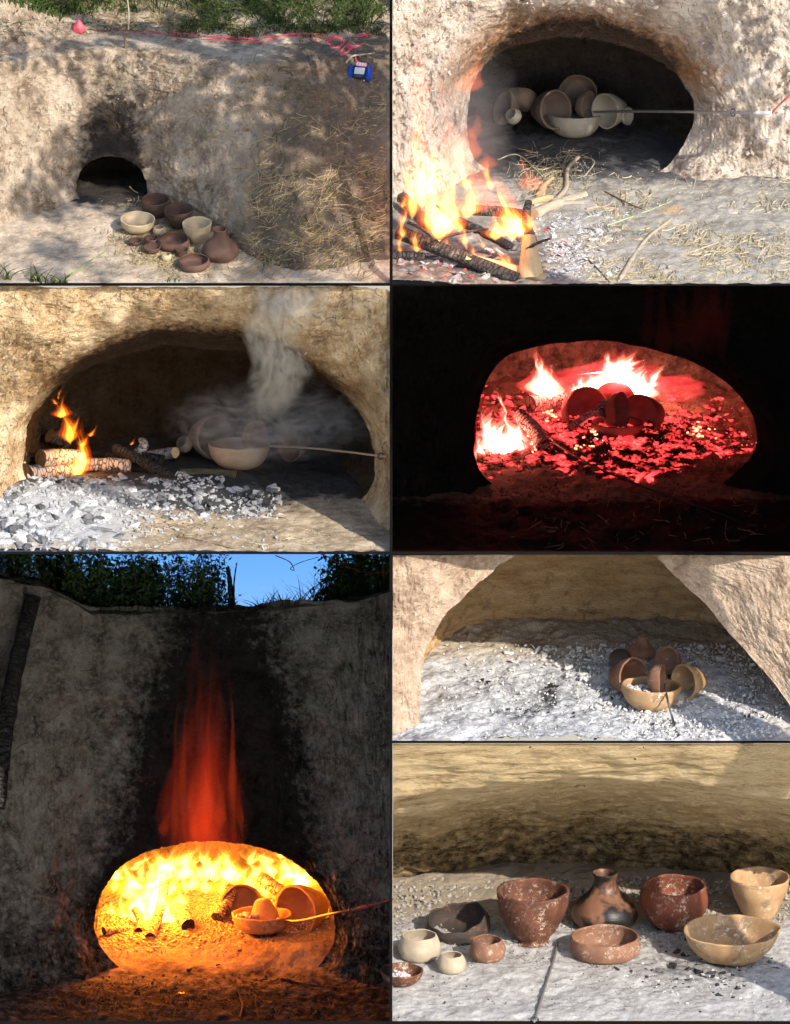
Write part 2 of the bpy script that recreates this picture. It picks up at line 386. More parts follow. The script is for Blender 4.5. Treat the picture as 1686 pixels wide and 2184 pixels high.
# ------------------------------------------------------------------ terrain builders
def poly_radius(pts, cx, cz, ang):
    a = np.array([math.atan2(z-cz, x-cx) for x, z in pts]); r = np.array([math.hypot(x-cx, z-cz) for x, z in pts])
    o = np.argsort(a); a, r = a[o], r[o]
    a = np.concatenate([a-2*math.pi, a, a+2*math.pi]); r = np.concatenate([r, r, r])
    # smooth (Gaussian) resample
    base = np.interp(ang, a, r)
    k = np.exp(-np.linspace(-2, 2, 21)**2); k /= k.sum()
    ext = np.concatenate([base[-20:], base, base[:20]])
    return np.convolve(ext, k, 'same')[20:-20]
def bank(name, label, outline_px, Ym, face, rect, mat, depth=.8, flare=1.12, wtop=.22, wside=.1, amp=.03, seed=0, na=420, no=150, ni=50,
         soot=None, scorch=None, rough_edge=.02, rim_in=.06, chamber_soot=.9, chamber_mat=None, top=None, zclip=None, camp=None):
    """earth bank with a kiln mouth and the chamber behind it, as one surface.
    Ym(x,z): where the mouth plane lies; face(x,z): the bank surface away from the mouth."""
    op = []
    for (px, py) in outline_px:
        Y = Ym(0, 0) if not hasattr(Ym, 'px') else Ym.px(px, py)
        p = pY(px, py, Y); op.append((p.x, p.z))
    cx = np.mean([p[0] for p in op]); cz = np.mean([p[1] for p in op])
    ang = np.linspace(-math.pi, math.pi, na, endpoint=False)
    rho = poly_radius(op, cx, cz, ang)
    rho = rho*(1+rough_edge*fbm(np.stack([np.cos(ang)*3+seed, np.sin(ang)*3, 0*ang], 1), 1.3, 4))
    ca, sa = np.cos(ang), np.sin(ang)
    x0, x1, z0, z1 = rect
    tx = np.where(ca > 0, (x1-cx)/np.maximum(ca, 1e-6), (x0-cx)/np.minimum(ca, -1e-6))
    tz = np.where(sa > 0, (z1-cz)/np.maximum(sa, 1e-6), (z0-cz)/np.minimum(sa, -1e-6))
    R = np.minimum(tx, tz)
    rings = []
    up = np.clip(sa, 0, 1)
    for j in range(no, -1, -1):
        s = (j/no)**1.35
        r = rho + (np.maximum(R, rho+.01)-rho)*s
        x = cx+ca*r; z = cz+sa*r; dist = r-rho
        wd = wside+(wtop-wside)*up**1.3
        if top is not None: z = np.minimum(z, top(x))
        ym = Ym(x, z); yf = face(x, z)
        k = np.exp(-(dist/wd)**1.5)
        Y = yf+(ym-yf)*k
        rings.append((x, Y, z, dist, 0))
    nchamber = 0
    for j in range(1, ni+1):
        a = (j/ni)**1.2*math.pi/2
        bulge = 1+(flare-1)*math.sin(min(1, a/.16)*math.pi/2)
        r = rho*bulge*max(0., math.cos(a))**.55
        x = cx+ca*r; z = cz+sa*r
        y_r = Ym(cx+ca*rho, cz+sa*rho); y_c = float(np.mean(y_r)); Y = y_c+(y_r-y_c)*max(0., math.cos(a))+depth*math.sin(a)
        rings.append((x, Y, z, -depth*math.sin(a)*np.ones(na), 1))
    Vx = np.stack([r[0] for r in rings]); Vy = np.stack([r[1] for r in rings]); Vz = np.stack([r[2] for r in rings])
    dist = np.stack([r[3] for r in rings]); ins = np.repeat(np.array([r[4] for r in rings])[:, None], na, 1)
    P = np.stack([Vx, Vy, Vz], -1).reshape(-1, 3)
    n1 = fbm(P+seed*3.1, 2.6, 3); n2 = fbm(P+seed, 9., 4, .55); n3 = fbm(P+seed*2, 30., 3, .6, ridged=True); n4 = fbm(P+seed*5, 75., 2, .6)
    dv = dist.reshape(-1)
    near = sstep(.0, .10, np.abs(dv))
    disp = amp*(1.05*n1+.60*n2+.20*n3+.12*n4)*(.25+.75*near)
    i = ins.reshape(-1)
    out = P.copy()
    out[:, 1] += np.where(i == 0, disp, disp*.2)
    rad = np.stack([P[:, 0]-cx, P[:, 2]-cz], 1); rl = np.maximum(np.linalg.norm(rad, axis=1), .02)
    lay = fbm(P*np.array([1, 1, 5.]), 6., 4, .6)
    rd = np.where(i == 1, (camp or amp*.5)*lay*np.clip(-dv/.1, 0, 1), amp*.06*n3*np.exp(-np.abs(dv)/.08))
    rd = rd*np.where(i == 1, np.clip(rl/.25, 0, 1)**1.5, 1)
    out[:, 0] += rad[:, 0]/rl*rd; out[:, 2] += rad[:, 1]/rl*rd
    so = np.zeros(len(P)) if soot is None else soot(P[:, 0], P[:, 2], dv)
    so = np.where(i == 1, chamber_soot, so)
    sc = np.zeros(len(P)) if scorch is None else scorch(P[:, 0], P[:, 2], dv)
    me = mesh(name, out, grid_faces(len(rings), na, True), True, {'soot': so, 'scorch': sc})
    if chamber_mat:
        me.materials.append(mat); me.materials.append(chamber_mat)
        mi = np.zeros(len(me.polygons), np.int32); mi[(no+2)*na:] = 1; me.polygons.foreach_set('material_index', mi)
    if zclip is not None: clip_below(me, zclip)
    o = link(name, me, mat); tag(o, label, 'bank', kind='structure')
    return o, (cx, cz)
def ground(name, label, x0, x1, Y0, Y1, zf, mat, nx=210, ny=170, amp=.012, soot=None, scorch=None, seed=0, cat='ground', ypow=1.):
    xs = np.linspace(x0, x1, nx); ys = Y0+(Y1-Y0)*np.linspace(0, 1, ny)**ypow
    Xg, Yg = np.meshgrid(xs, ys); x = Xg.ravel(); y = Yg.ravel()
    z = zf(x, y); P = np.stack([x, y, z], 1)
    z = z+amp*(fbm(P+seed, 3., 3)*1.2+fbm(P+seed, 14., 4, .6)*.6+fbm(P+seed, 60., 2)*.18)
    P[:, 2] = z
    so = np.zeros(len(x)) if soot is None else soot(x, y); sc = np.zeros(len(x)) if scorch is None else scorch(x, y)
    me = mesh(name, P, grid_faces(ny, nx), True, {'soot': so, 'scorch': sc})
    o = link(name, me, mat); tag(o, label, cat, kind='structure')
    return o
def ribbon_mesh(name, items, smooth=False):
    """many thin tapered blades or straws: items = list of (points, width, updir)"""
    vs_, fs = [], []
    for pts, wd, taper in items:
        n = len(pts); b = len(vs_)
        for i, p in enumerate(pts):
            tdir = (pts[min(i+1, n-1)]-pts[max(i-1, 0)])
            side = tdir.cross(Vector((random.uniform(-.3, .3), -.8, .6))); side = side.normalized() if side.length > 1e-9 else Vector((1, 0, 0))
            nor = side.cross(tdir).normalized()
            k = wd*(1-taper*i/(n-1))
            vs_ += [p-side*k, p+nor*k*.7, p+side*k]
        for i in range(n-1):
            q = b+i*3
            fs += [(q, q+1, q+4, q+3), (q+1, q+2, q+5, q+4), (q+2, q, q+3, q+5)]
    return mesh(name, vs_, fs, smooth)
def straw_item(p, ln, wd, lift=.01, curl=.25, dirn=None, slope=None):
    a = random.uniform(0, 2*math.pi) if dirn is None else dirn+random.uniform(-.5, .5)
    d = Vector((math.cos(a), math.sin(a), 0)); c = random.uniform(-curl, curl); pts = []
    n = 4
    for i in range(n):
        t = i/(n-1)-.5; aa = a+c*t*3
        q = p+Vector((math.cos(aa), math.sin(aa), 0))*ln*t + Vector((0, 0, lift*(1+random.random())+random.uniform(-.3, 1)*lift*2*(t+.5)))
        if slope: q.z = slope(q.x, q.y)+lift*random.uniform(.3, 1.6)+lift*2*(t+.5)*random.random()
        pts.append(q)
    return (pts, wd, .3)
def blade_item(p, h, wd, lean=.5, a=None, n=5):
    a = random.uniform(0, 2*math.pi) if a is None else a
    d = Vector((math.cos(a), math.sin(a), 0)); L = lean*random.uniform(.4, 1.3)
    return ([p+Vector((0, 0, h*(t-.25*L*t*t)))+d*h*L*t*t for t in [i/(n-1) for i in range(n)]], wd, .92)
def leaf_cluster(name, pts, size, mat, parent=None):
    vs_, fs = [], []
    for p in pts:
        u = Vector(RNG.normal(size=3)).normalized(); v = u.orthogonal().normalized(); s = size*random.uniform(.6, 1.4)
        v = (Matrix.Rotation(random.random()*6.28, 3, u) @ v); wv = u.cross(v); b = len(vs_)
        vs_ += [p-v*s, p+wv*s*.45+u*s*.1, p+v*s*1.1, p-wv*s*.45+u*s*.1]; fs.append((b, b+1, b+2, b+3))
    return link(name, mesh(name, vs_, fs, False), mat, parent)
# lump meshes -----------------------------------------------------------
def hull_mesh(name, seed, blocky=.6, n=20):
    r = np.random.default_rng(seed); bm = bmesh.new()
    for _ in range(n):
        p = r.normal(size=3); p /= np.linalg.norm(p); q = np.sign(p)*np.abs(p)**(1-blocky*.8); q *= np.array([1., .75, .6])*r.uniform(.8, 1.05)
        bm.verts.new(q)
    bmesh.ops.convex_hull(bm, input=bm.verts[:])
    bmesh.ops.delete(bm, geom=[v for v in bm.verts if not v.link_faces], context='VERTS')
    me = bpy.data.meshes.new(name); bm.to_mesh(me); bm.free(); return me
def lump_set(prefix, mat, k=6, blocky=.6, seed=0):
    out = []
    for i in range(k):
        me = hull_mesh(prefix, seed+i, blocky); me.materials.append(mat); out.append(me)
    return out
def lumps(name, meshes, parent, places):
    """places: (world point, size); children sharing mesh data"""
    base = parent.location
    for p, s in places:
        o = bpy.data.objects.new(name, random.choice(meshes)); COL.objects.link(o); o.parent = parent
        o.location = p-base; o.scale = (s*random.uniform(.8, 1.5), s*random.uniform(.7, 1.1), s*random.uniform(.6, 1.0))
        o.rotation_euler = (random.uniform(-.5, .5), random.uniform(-.5, .5), random.uniform(0, 6.28))
def crumbs(name, mat, places, parent=None, label=None, cat=None, blocky=.5):
    protos = []
    for k in range(6):
        me = hull_mesh('tmp', 50+k, blocky, 9); protos.append((np.array([v.co[:] for v in me.vertices]), [tuple(p.vertices) for p in me.polygons])); bpy.data.meshes.remove(me)
    V, F = [], []; b = 0
    for p, s in places:
        v, f = random.choice(protos); R = np.array(Euler((random.uniform(-1, 1), random.uniform(-1, 1), random.uniform(0, 6.28))).to_matrix())
        V.append((v*s*RNG.uniform(.7, 1.3, 3))@R.T+np.array(p[:])); F += [tuple(i+b for i in q) for q in f]; b += len(v)
    V = np.concatenate(V)
    if parent is not None: V = V-np.array(parent.location[:])
    o = link(name, mesh(name, V, F, False), mat, parent); tag(o, label, cat, kind='stuff'); return o

# ------------------------------------------------------------------ pots
def cr(profile, n=18):
    pts = smooth_path([Vector((r, 0, z)) for r, z in profile], n); return [(max(p.x, .001), p.z) for p in pts]
SHAPES = {
 'bowl':  [(.30, 0), (.62, .10), (.86, .34), (.97, .62), (1.0, .82)],
 'wide':  [(.34, 0), (.70, .09), (.90, .30), (1.0, .62)],
 'deep':  [(.52, 0), (.80, .14), (1.0, .55), (1.05, .85), (1.0, 1.22)],
 'cone':  [(.42, 0), (.52, .10), (.74, .55), (.93, 1.0), (1.0, 1.42)],
 'carin': [(.62, 0), (.96, .14), (1.06, .36), (1.0, .62)],
 'cup':   [(.60, 0), (.84, .2), (.86, .6), (1.0, 1.12)],
 'jar':   [(.62, 0), (1.15, .25), (1.36, .85), (1.2, 1.45), (1.0, 1.75)],
 'globe': [(.55, 0), (1.05, .22), (1.22, .75), (1.10, 1.25), (1.0, 1.5)],
 'jug':   [(1.1, 0), (2.2, .22), (2.75, 1.15), (2.35, 2.2), (1.45, 3.05), (1.0, 3.7), (.95, 4.3), (1.08, 4.8)],
 'goblet': [(.52, 0), (.48, .07), (.78, .30), (1.02, .74), (1.05, 1.08), (.98, 1.42)],
 'footed': [(.50, 0), (.43, .11), (.66, .42), (.93, .98), (1.0, 1.54)],
 'tub':   [(.80, 0), (.98, .08), (1.04, .36), (.99, .60)],
 'dish':  [(.28, 0), (.62, .10), (.88, .36), (1.0, .66)],
}
def pot_mesh(name, shape, R, mat, th=.09, seg=56, wob=.032, seed=0, basket=False, rimwave=.035, spout=False, squash=1., rowscale=1.):
    prof = SHAPES[shape]; outer = cr(prof, 26 if basket else 18)
    H = prof[-1][1]
    inner = [(max(r-th, .02), z) for r, z in outer if z > th*1.1][::-1]
    rim = [(outer[-1][0]-th*.25, H+th*.28), (outer[-1][0]-th*.75, H+th*.26)]
    full = [(.001, 0)]+outer+rim+inner+[(.001, inner[-1][1])]
    nout = 1+len(outer)
    if basket: seg = 120
    a = np.linspace(0, 2*math.pi, seg, endpoint=False); V = []
    for i, (r, z) in enumerate(full):
        P = np.stack([np.cos(a)*1.3+seed*5, np.sin(a)*1.3, np.full(seg, z*.8)], 1)
        k = 1+wob*fbm(P, 1., 2)+.010*fbm(P*np.array([3., 3., 9.]), 1.5, 2)
        rr = r*k; zz = z+rimwave*(z/H)*fbm(P+9, 1.2, 2)
        if basket and i < nout and z > .05:
            rr = rr+(.050 if i % 2 else .012)*np.abs(np.sin(a*19+(i//2 % 2)*math.pi/2))+.012*fbm(P*4, 3., 2)
        if spout and z > H*.6: rr = rr*(1+.07*np.exp(-((a-.25)/.22)**2)*((z-H*.6)/(H*.4)))
        V.append(np.stack([np.cos(a)*rr*R, np.sin(a)*rr*R*squash, zz*R], 1))
    me = mesh(name, np.concatenate(V), grid_faces(len(full), seg, True), True); me.materials.append(mat)
    return me, H*R
def pot(name, label, shape, R, mat, loc, rot=(0, 0, 0), cat='bowl', group=None, **kw):
    me, H = pot_mesh(name, shape, R, mat, **kw)
    o = link(name, me, None, None, loc, rot); return tag(o, label, cat, group)
def pot_axis(name, label, shape, R, mat, rim_px, Y, axis, cat='bowl', group=None, **kw):
    """a tipped pot: rim centre seen at rim_px at distance Y, mouth opening along axis"""
    me, H = pot_mesh(name, shape, R, mat, **kw)
    ax = Vector(axis).normalized(); o = link(name, me)
    o.rotation_euler = ax.to_track_quat('Z', 'Y').to_euler(); o.location = pY(*rim_px, Y)-ax*H
    return tag(o, label, cat, group)

# ------------------------------------------------------------------ logs, sticks, flames
def log(name, label, p0, p1, r, mat, cat='log', group=None, endmat=None, bend=.02, r1=None, seg=16, rough=.12, n=14, split=False):
    p0, p1 = Vector(p0), Vector(p1); base = empty(name, p0); tag(base, label, cat, group)
    ax = p1-p0; L = ax.length; r1 = r if r1 is None else r1; V = []
    q = ax.to_track_quat('Z', 'Y'); sd = random.random()*50
    for i in range(n+1):
        t = i/n; rr = r+(r1-r)*t
        a = np.linspace(0, 2*math.pi, seg, endpoint=False)
        P = np.stack([np.cos(a)*1.2+sd, np.sin(a)*1.2, np.full(seg, t*L/max(r, .01)*.5)], 1)
        k = rr*(1+rough*fbm(P, 1.5, 3))
        if split: k = k*np.where(np.sin(a) > .2, .55, 1.)
        V.append(np.stack([np.cos(a)*k+bend*math.sin(t*3.0)*1., np.sin(a)*k+bend*.4*math.sin(t*2+sd), np.full(seg, t*L)], 1))
    V = np.concatenate(V)
    me = mesh('bark', V, grid_faces(n+1, seg, True)); b = link('bark', me, mat, base, (0, 0, 0), q.to_euler())
    for e, row in ((0, 0), (1, n)):
        ring = V[row*seg:(row+1)*seg]; c = ring.mean(0)
        c = c+np.array([0, 0, (.08*r if e else -.08*r)])
        vv = np.concatenate([ring, [c]])
        fs = [((k+1) % seg, k, seg) if e == 0 else (k, (k+1) % seg, seg) for k in range(seg)]
        link('cut_end', mesh('cut_end', vv, fs), endmat or mat, base, (0, 0, 0), q.to_euler())
    return base
def stick(name, label, pts, rad, mat, cat='stick', group=None, seg=8, n=20):
    path = smooth_path(pts, n); o = Vector(path[0])
    rr = [rad*(1-.45*i/n)*(1+.12*math.sin(i*1.7)) for i in range(n+1)]
    me = tube_mesh(name, [p-o for p in path], rr, seg, True, .06)
    return tag(link(name, me, mat, None, o), label, cat, group)
def tongue(p, h, wd, lean=0., seed=0, n=18, seg=10, flat=.6, curl=.10):
    """one lick of flame: a closed, pointed, waving body"""
    V = []; r = random.Random(seed); ph = r.random()*6.28; fr = r.uniform(4, 8); pk = r.uniform(.12, .3); tw = r.uniform(1.1, 1.9)
    for i in range(n+1):
        t = i/n
        rad = wd*(.06+.94*math.sin(t/pk*math.pi/2) if t < pk else max(0, 1-((t-pk)/(1-pk)))**tw)*(1+.26*math.sin(t*9+ph)+.14*math.sin(t*19+2*ph))
        rad = max(rad, wd*.006)
        cx = lean*h*(t*.4+.6*t*t)+curl*h*math.sin(fr*t+ph)*t; cy = curl*h*.5*math.cos(fr*t*1.2+ph)*t
        for k in range(seg):
            a = 2*math.pi*k/seg
            V.append((p[0]+cx+math.cos(a)*rad, p[1]+cy+math.sin(a)*rad*flat, p[2]+h*t))
    fs = grid_faces(n+1, seg, True).tolist(); fs.append(list(range(seg))[::-1]); fs.append([n*seg+k for k in range(seg)])
    return V, fs
def flames(root, specs, mat, name='flame'):
    for (p, h, wd, lean, sd) in specs:
        p = Vector(p); V, F = tongue((0, 0, 0), h, wd, lean, sd, curl=.13*min(1., (.28/max(abs(h), .05))**1.2))
        link(name, mesh(name, V, F), mat, root, p-root.location)
def glow(name, loc, energy, col, size=.08):
    l = bpy.data.lights.new(name, 'POINT'); l.energy = energy; l.color = col; l.shadow_soft_size = size
    o = bpy.data.objects.new(name, l); COL.objects.link(o); o.location = loc; return o

def const(v):
    return lambda x, z: v+0*np.asarray(x, float)
class Surf:
    """where the line of sight through a drawing point meets a built surface"""
    def __init__(s, x0, x1, y0, y1, solid, d0=-.1, d1=4., step=4, n=260):
        s.x0, s.y0, s.st, s.x1, s.y1 = x0, y0, step, x1, y1
        px = np.arange(x0, x1+step, step, dtype=float); py = np.arange(y0, y1+step, step, dtype=float)
        PX, PY = np.meshgrid(px, py); D = np.full(PX.shape, d1); done = np.zeros(PX.shape, bool)
        for i in range(n):
            d = d0+(d1-d0)*i/(n-1); k = 1+d/DC
            x = (PX-843)/400*k; y = (1092-PY)/400*k
            h = solid(x, y*ST+d*CT, y*CT-d*ST) & ~done
            D[h] = d; done |= h
        s.D = D
    def d(s, px, py):
        u = min(max((px-s.x0)/s.st, 0), s.D.shape[1]-1.001); v = min(max((py-s.y0)/s.st, 0), s.D.shape[0]-1.001)
        i, j = int(v), int(u); fv, fu = v-i, u-j; D = s.D
        return (D[i, j]*(1-fu)+D[i, j+1]*fu)*(1-fv)+(D[i+1, j]*(1-fu)+D[i+1, j+1]*fu)*fv
    def __call__(s, px, py, lift=0.): return pd(px, py, s.d(px, py)-lift)
def straw_px(surf, px, py, ln, ang, wd, lift=.008, curl=.3):
    c = random.uniform(-curl, curl); pts = []
    for i in range(4):
        t = i/3-.5; a = ang+c*t
        qx, qy = min(px+math.cos(a)*ln*t, surf.x1-8), min(py+math.sin(a)*ln*t*.8, surf.y1-9)
        pts.append(surf(qx, qy, lift*random.uniform(.4, 1.8)))
    return (pts, wd, .3)

def rootlets(name, label, surf, boxes, n, mat, ln=(10, 50), wd=(.0010, .0024)):
    it = []
    for _ in range(n):
        x0, x1, y0, y1 = random.choice(boxes); it.append(straw_px(surf, random.uniform(x0, x1), random.uniform(y0, y1), random.uniform(*ln), random.gauss(1.5, .6), random.uniform(*wd), .035, 1.2))
    tag(link(name, ribbon_mesh(name, it), mat), label, 'roots', kind='stuff')
# ================================================================== scene a: pit, bank, kiln mouth and drying pots
def gA(x, y): return 1.160+.176*np.minimum(np.asarray(y, float)-.377, 1.05)
_fx = [X(p) for p in (-100, 0, 160, 240, 314, 420, 520, 640, 760, 840)]
_fy = [hit(p, q, gA).y for p, q in ((-100, 498), (0, 478), (160, 424), (240, 412), (314, 424), (420, 472), (520, 540), (640, 576), (760, 566), (840, 556))]
_ln = [.50, .45, .34, .32, .36, .52, .80, 1.0, 1.12, 1.15]
ZTOP = 2.085
def faceA(x, z):
    f = np.interp(x, _fx, _fy); l = np.interp(x, _fx, _ln); zf = gA(x, f)
    return f+l*(np.minimum(z, ZTOP)-zf)+np.maximum(0, z-ZTOP)*9
def ledgeA(x, y):
    t = y-faceA(x, ZTOP); return ZTOP+.015*np.tanh(t*6)+.42*np.maximum(0, t-.26)+.25*sstep(X(130), X(0), np.asarray(x, float))*sstep(0, .4, t)
out_a = [(164, 410), (166, 385), (178, 358), (205, 340), (240, 335), (275, 342), (300, 362), (312, 388), (314, 412), (302, 436), (240, 446), (178, 436)]
def soot_a(x, z, d):
    cx = X(238)
    h = z-1.55
    return np.exp(-((x-cx+.03*np.sin(h*9))/(.17+.05*h))**2)*np.clip(1.35-h/.46, 0, 1)*(h > -.05)+.55*np.exp(-np.abs(d)/.035)
def scor_a(x, z, d): return .8*sstep(X(430), X(640), x+.25*(1.7-z))+.6*np.exp(-((x-X(238))/.30)**2)*np.clip(1-(z-1.5)/.65, 0, 1)
bank('bank_terrain', 'grey brown earth bank of the pit with a small arched kiln mouth', out_a, const(1.385), faceA, (X(-100), X(832.5), 1.145, ZTOP+.03), EARTH_A, depth=.55, amp=.036,
     flare=1.25, rough_edge=.012, wtop=.07, wside=.05, soot=soot_a, scorch=scor_a, chamber_soot=1.5, seed=1, no=190, zclip=1.12)  # chamber soot made heavier to deepen the dark interior
# ledge and grown slope above the bank
nx, ny = 260, 90
xs = np.linspace(X(-100), X(832.5), nx); tt = np.linspace(0, 1, ny)**1.6*2.4+.10
Xg = np.repeat(xs[None], ny, 0); Tg = np.repeat(tt[:, None], nx, 1); Yg = faceA(Xg, ZTOP)+Tg; Zg = ledgeA(Xg, Yg)-.06*np.clip((.2-Tg)/.1, 0, 1)
P = np.stack([Xg, Yg, Zg], -1).reshape(-1, 3); P[:, 2] += .022*fbm(P, 4., 4)+.008*fbm(P, 22., 3)
tag(link('hill_terrain', mesh('hill_terrain', P, grid_faces(ny, nx), True, {'soot': np.zeros(len(P)), 'scorch': np.zeros(len(P))}), EARTH_A), 'dusty ledge and slope above the pit bank', 'slope', kind='structure')
ground('pit_ground', 'dusty floor of the pit before the small kiln mouth', X(-100), X(832.5), .386, 2.3, gA, FLOOR_A, seed=3, amp=.010,
       soot=lambda x, y: .75*np.exp(-((x-X(240))/.22)**2)*sstep(1.05, 1.35, y)+1.2*sstep(1.30, 1.42, y))  # floor blackened inside the mouth to stand for interior shade
SA = Surf(-20, 832, -10, 606, lambda x, Y, z: (z <= gA(x, Y)) | ((Y >= faceA(x, z)) & (z < ZTOP)) | ((z <= ledgeA(x, Y)) & (Y > faceA(x, ZTOP))))
# --- pots on the straw
def za(x, y): return (240.9+x*.1771, 385.4+y*.1771)
TILT = math.atan(.176)
def pot_a(name, label, shape, cx, rimw, bot, mat, rz=0., cat='bowl', k=1., **kw):
    Rp = rimw*.1771/2; px, py = za(cx, bot); p = hit(px, py-.2*Rp, gA); sc = 1+((p-cab(0, 0, 0)).dot(Vector((0, CT, -ST))))/DC
    return pot(name, label, shape, Rp/400*sc*k*1.06, mat, p, (TILT, random.uniform(-.04, .04), rz), cat, None, **kw)
pot_a('deep_bowl', 'smooth brown deep bowl nearest the small dark kiln mouth', 'deep', 522, 325, 445, CLAY_BROWN, seed=1)
pot_a('textured_bowl', 'brown deep bowl with pitted basket texture behind the pale deep bowl', 'cone', 803, 330, 595, CLAY_BROWN2, basket=True, seed=2, rimwave=.03)
pot_a('cream_bowl', 'wide cream clay bowl at the edge of the drying pots', 'bowl', 300, 390, 650, CLAY_CREAM, seed=3, wob=.04)
pot_a('small_jar', 'small pale jar beside the wide cream bowl', 'jar', 562, 112, 660, CLAY_CREAM, cat='jar', seed=4)
pot_a('tiny_bowl', 'tiny reddish brown bowl sunk in straw, outermost of the small bowls', 'bowl', 268, 150, 790, CLAY_BROWN, seed=5)
pot_a('small_bowl', 'small brown bowl just behind another small brown bowl on straw', 'deep', 465, 158, 792, CLAY_BROWN, seed=6)
pot_a('small_bowl', 'small brown bowl with bare rim in the front row on straw', 'bowl', 476, 196, 888, CLAY_BROWN, seed=7)
pot_a('shallow_bowl', 'wide shallow brown bowl in the middle of the drying pots', 'carin', 733, 352, 836, CLAY_BROWN, seed=8)
pot_a('tiny_jar', 'tiny cream jar standing in front on sunlit straw', 'jar', 650, 90, 966, CLAY_CREAM, cat='jar', seed=9)
pot_a('small_cup', 'small brown cup behind the front shallow bowl', 'cup', 833, 150, 918, CLAY_BROWN, cat='cup', seed=10)
pot_a('shallow_bowl', 'shallow brown bowl with sunlight inside, nearest of the drying pots', 'carin', 982, 345, 1088, CLAY_BROWN, seed=11)
pot_a('deep_bowl', 'pale deep bowl with thick rim beside the brown jug', 'cone', 1025, 335, 768, CLAY_CREAM, seed=12, th=.12)
pot_a('jug', 'brown gourd shaped jug with narrow neck on straw', 'jug', 1296, 150, 945, CLAY_BROWN, cat='jug', seed=13, th=.2, k=1.03)
# --- logger, wires, stakes
def lbox(name, par, x0, x1, y0, y1, z0, z1, mat, bev=.004):
    bm = bmesh.new(); bmesh.ops.create_cube(bm, size=1)
    for v in bm.verts: v.co = Vector(((x0+x1)/2+v.co.x*(x1-x0), (y0+y1)/2+v.co.y*(y1-y0), (z0+z1)/2+v.co.z*(z1-z0)))
    bmesh.ops.bevel(bm, geom=bm.edges[:], offset=bev, segments=2, affect='EDGES')
    me = bpy.data.meshes.new(name); bm.to_mesh(me); bm.free(); return link(name, me, mat, par)
lp = SA(768, 156, .02)
lg = empty('data_logger', lp, (math.radians(52), 0, math.radians(-14))); tag(lg, 'blue data logger with pale screen lying on the earth slope', 'logger')
cb = lbox('case_body', lg, -.040, .040, -.036, .036, -.012, .014, NAVY_P)
for s in (-1, 1): lbox('bumper', lg, *( (-.064, -.039) if s < 0 else (.039, .064)), -.042, .042, -.018, .020, BLUE_P, .007)
lbox('screen', cb, -.028, .028, -.012, .026, .0145, .017, SCREEN, .001)
lbox('keypad', cb, -.022, .022, -.030, -.018, .0145, .017, DARKSTEEL, .001)
for k in range(4): lbox('plug', lg, -.026+k*.0145, -.014+k*.0145, .038, .060, -.004, .008, PINKPLUG, .002)
cd = empty('white_card', SA(764.5, 168, .012), (math.radians(60), 0, math.radians(-12))); tag(cd, 'white card lying below the blue data logger', 'card')
lbox('sheet', cd, -.036, .036, -.014, .014, -.0015, .0015, WHITE_P, .0005)
def wire(name, label, pts, r=.0022, mat=PINK, lift=.012, cat='wire', n=40, jit=0.):
    path = [SA(px, py, lift+random.uniform(0, jit)) for px, py in pts]; path = smooth_path(path, n); o = path[0]
    me = tube_mesh(name, [p-o for p in path], r, 5); return tag(link(name, me, mat, None, o), label, cat)
wire('pink_wire', 'long pink wire along the ledge from the stakes to the coil', [(360, 68), (440, 76), (520, 82), (600, 76), (660, 72), (700, 84), (716, 96)], r=.0028, jit=.02)
wire('pink_wire', 'pink wire looping highest above the ledge towards the coil', [(430, 84), (500, 78), (560, 86), (620, 72), (680, 72), (705, 80), (730, 80)], r=.0026, jit=.025)
wire('pink_wire', 'sagging pink wire below the other two on the ledge', [(300, 62), (350, 72), (420, 90), (480, 86), (540, 92), (590, 84), (640, 78), (690, 92), (720, 98)], r=.0024, jit=.02)
wire('pink_wire', 'slack pink wire from the red bag along the ledge to the stake', [(172, 60), (184, 57), (200, 62), (245, 66), (300, 70), (350, 72)], r=.0022, jit=.01)
def coil(name, label, cx, cy, rx, ry, turns, ang=0., r=.0026):
    pts = []
    for i in range(turns*12+1):
        a = 2*math.pi*i/12; k = 1+.16*math.sin(i*.9)+.10*math.sin(i*2.3); x = math.cos(a)*rx*k; y = math.sin(a)*ry*k
        pts.append(SA(cx+x*math.cos(ang)-y*math.sin(ang), cy+x*math.sin(ang)+y*math.cos(ang), .012+.010*random.random()+.02*(i/(turns*12))))
    path = smooth_path(pts, turns*40); o = path[0]
    return tag(link(name, tube_mesh(name, [p-o for p in path], r, 5), PINK, None, o), label, 'wire')
coil('wire_coil', 'round pink wire coil at the end of the ledge wires', 716, 90, 15, 11, 6)
coil('wire_coil', 'loose fan of pink wire loops above the logger', 764, 88, 24, 9, 5, -.5)
coil('wire_coil', 'tight pink wire bundle hanging below the loops', 737, 107, 13, 6, 6, -.7)
wire('pink_wire', 'pink wires running from the loops down to the logger plugs', [(757, 98), (758, 112), (760, 128), (768, 134), (770, 142)], r=.0032)
def bag():
    p = SA(169, 70, .01); V = []
    for i, (r, z) in enumerate([(.001, -.004), (.024, 0), (.033, .012), (.034, .026), (.028, .042), (.018, .056), (.010, .066), (.007, .074), (.001, .076)]):
        for k in range(18):
            a = 2*math.pi*k/18; q = r*(1+.18*math.sin(a*5+i)); V.append((math.cos(a)*q, math.sin(a)*q*.8, z))
    o = link('wire_bundle', mesh('wire_bundle', V, grid_faces(9, 18, True)), PINK, None, p); tag(o, 'small red knotted bundle on the ledge away from the logger', 'bundle')
bag()
stick('stake', 'tall thin stake standing in the grass above the ledge', [SA(274, 66), SA(274, 66)+Vector((.004, 0, .10)), SA(274, 66)+Vector((-.006, 0, .20))], .0055, BARK_PALE, 'stake')
